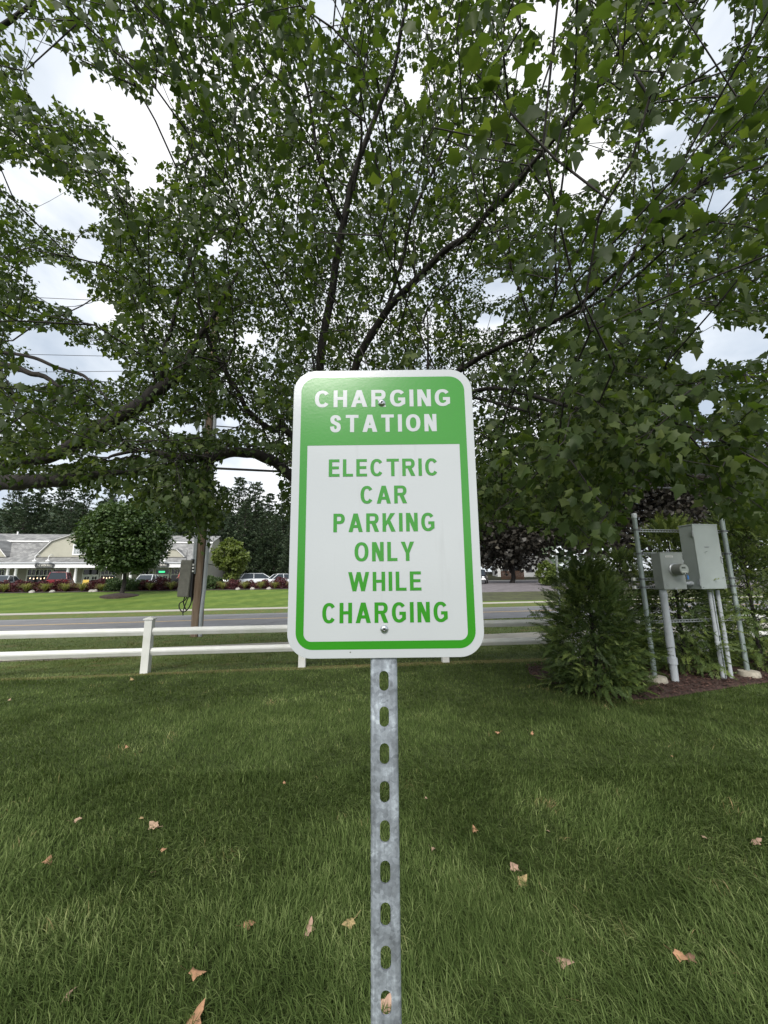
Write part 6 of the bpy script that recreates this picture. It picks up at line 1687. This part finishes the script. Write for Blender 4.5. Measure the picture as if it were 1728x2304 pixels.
# yellowish grass island edge right of the driveway
# ------------------------------------------------------------------ fallen leaves
dry_m = []
for i, c in enumerate([(.38, .26, .18), (.36, .20, .11), (.36, .20, .11), (.34, .25, .12), (.38, .25, .18), (.20, .11, .07)]):
    dry_m.append(mat('dry_leaf_%s' % ['tan', 'ochre', 'brown', 'yellow', 'pinkish', 'dark'][i], c, .85, var=.25, scale=40, bump=.002, bscale=60))
FL = [(297, 1527, 3, 1.3, 'curled yellow-brown fallen leaf near the foot of the left fence post'), (21, 1574, 0, .8, 'small tan fallen leaf at the left picture edge, below the fence'), (285, 1680, 1, .7, 'small ochre fallen leaf in the mid lawn left of the post, below the curled one'),
      (174, 1842, 0, .9, 'small curled tan leaf left of the pair under the dark lawn band'), (319, 1839, 3, .6, 'tiny yellowish leaf just above the large tan one left of the post'), (345, 1855, 0, 1.2, 'large cupped tan leaf in the middle left lawn'), (369, 1911, 2, .7, 'small brown leaf just below the large cupped tan one'),
      (110, 1936, 1, 1.15, 'bright ochre leaf, farthest left of the big fallen ones'), (346, 1960, 5, .6, 'tiny dull leaf under the small brown one at left'), (693, 2087, 4, 1.35, 'big pinkish maple leaf with stem, left of the signpost'), (785, 2075, 3, 1.0, 'flat yellow leaf between the big pinkish one and the signpost'),
      (560, 2076, 2, .9, 'brown half buried leaf left of the big pinkish one'), (444, 2186, 2, 1.1, 'dark orange folded leaf in the lower left lawn'), (151, 2235, 0, .9, 'pointed tan leaf nearest the lower left corner'), (435, 2290, 1, 1.5, 'orange-brown leaf cut by the bottom edge, left of the post'),
      (870, 2262, 4, 1.1, 'pinkish leaf seen through the lowest slot of the signpost'), (1119, 1647, 1, .8, 'ochre leaf, left one of two in the upper right lawn'), (1197, 1649, 1, .7, 'ochre leaf, right one of two in the upper right lawn'), (1067, 1866, 2, .9, 'brown leaf right of the post at mid height of the lawn'),
      (975, 1908, 0, .7, 'small tan leaf closest to the right side of the post'), (959, 1795, 4, .5, 'tiny pale curled leaf beside the post, above the small tan one'), (1156, 1949, 4, 1.0, 'pinkish leaf, upper of a close pair right of the post'), (1175, 1980, 3, 1.1, 'yellow-tan leaf, lower of a close pair right of the post'),
      (1268, 2157, 4, 1.3, 'large upright pinkish-tan leaf in the lower right lawn'), (1531, 2149, 1, .9, 'ochre leaf, left of two at the lower right'), (1551, 2149, 5, 1.0, 'dark brown leaf, right of two at the lower right'), (1700, 1891, 4, 1.1, 'pale pink-white leaf near the right picture edge'),
      (1583, 1881, 0, .7, 'small tan leaf on the dry patch at right'), (1512, 1700, 2, .5, 'tiny brown leaf in the upper right lawn below the mulch'), (1234, 1868, 0, .5, 'tiny tan leaf right of the brown mid-lawn leaf'), (640, 1760, 1, .5, 'tiny ochre leaf left of the post near the dark band')]
for i, (px, py, mi, sc_, lb) in enumerate(FL):
    rs_ = np.random.RandomState(100 + i); p = onz(px, py, .034)
    s_ = .056 * sc_; T = np.array(LEAF_T)[:, :]; T = T - np.array([0, .4, 0])
    x_, y_ = T[:, 0].copy(), T[:, 1].copy(); curl = rs_.uniform(.45, 1.3)
    T[:, 2] = -curl * .9 * x_ ** 2 + curl * rs_.uniform(-.6, .9) * y_ ** 2 + rs_.normal(0, .03, len(x_))
    T[:, 0] = x_ * (1 - .25 * curl); T *= s_
    V = [tuple(q) for q in T]; F = list(LEAF_F)
    # thin stem
    n0 = len(V); stem = [(0, -.4 * s_, T[0][2]), (.15 * s_, -.7 * s_, .08 * s_), (.25 * s_, -1.05 * s_, .3 * s_)]
    for q in stem: V += [(q[0] - .012 * s_, q[1], q[2]), (q[0] + .012 * s_, q[1], q[2] + .01 * s_)]
    F += [(n0, n0 + 1, n0 + 3, n0 + 2), (n0 + 2, n0 + 3, n0 + 5, n0 + 4)]
    me = bpy.data.meshes.new('fallen_leaf'); me.from_pydata(V, [], F); me.polygons.foreach_set('use_smooth', [True] * len(F)); me.update()
    o = link('fallen_leaf', me, dry_m[mi]); o.location = tuple(p); o.rotation_euler = (rs_.uniform(-.1, .65), rs_.uniform(-.45, .45), rs_.uniform(0, 6.28))
    tag(o, lb, 'fallen leaf', 'fallen maple leaves on the lawn')
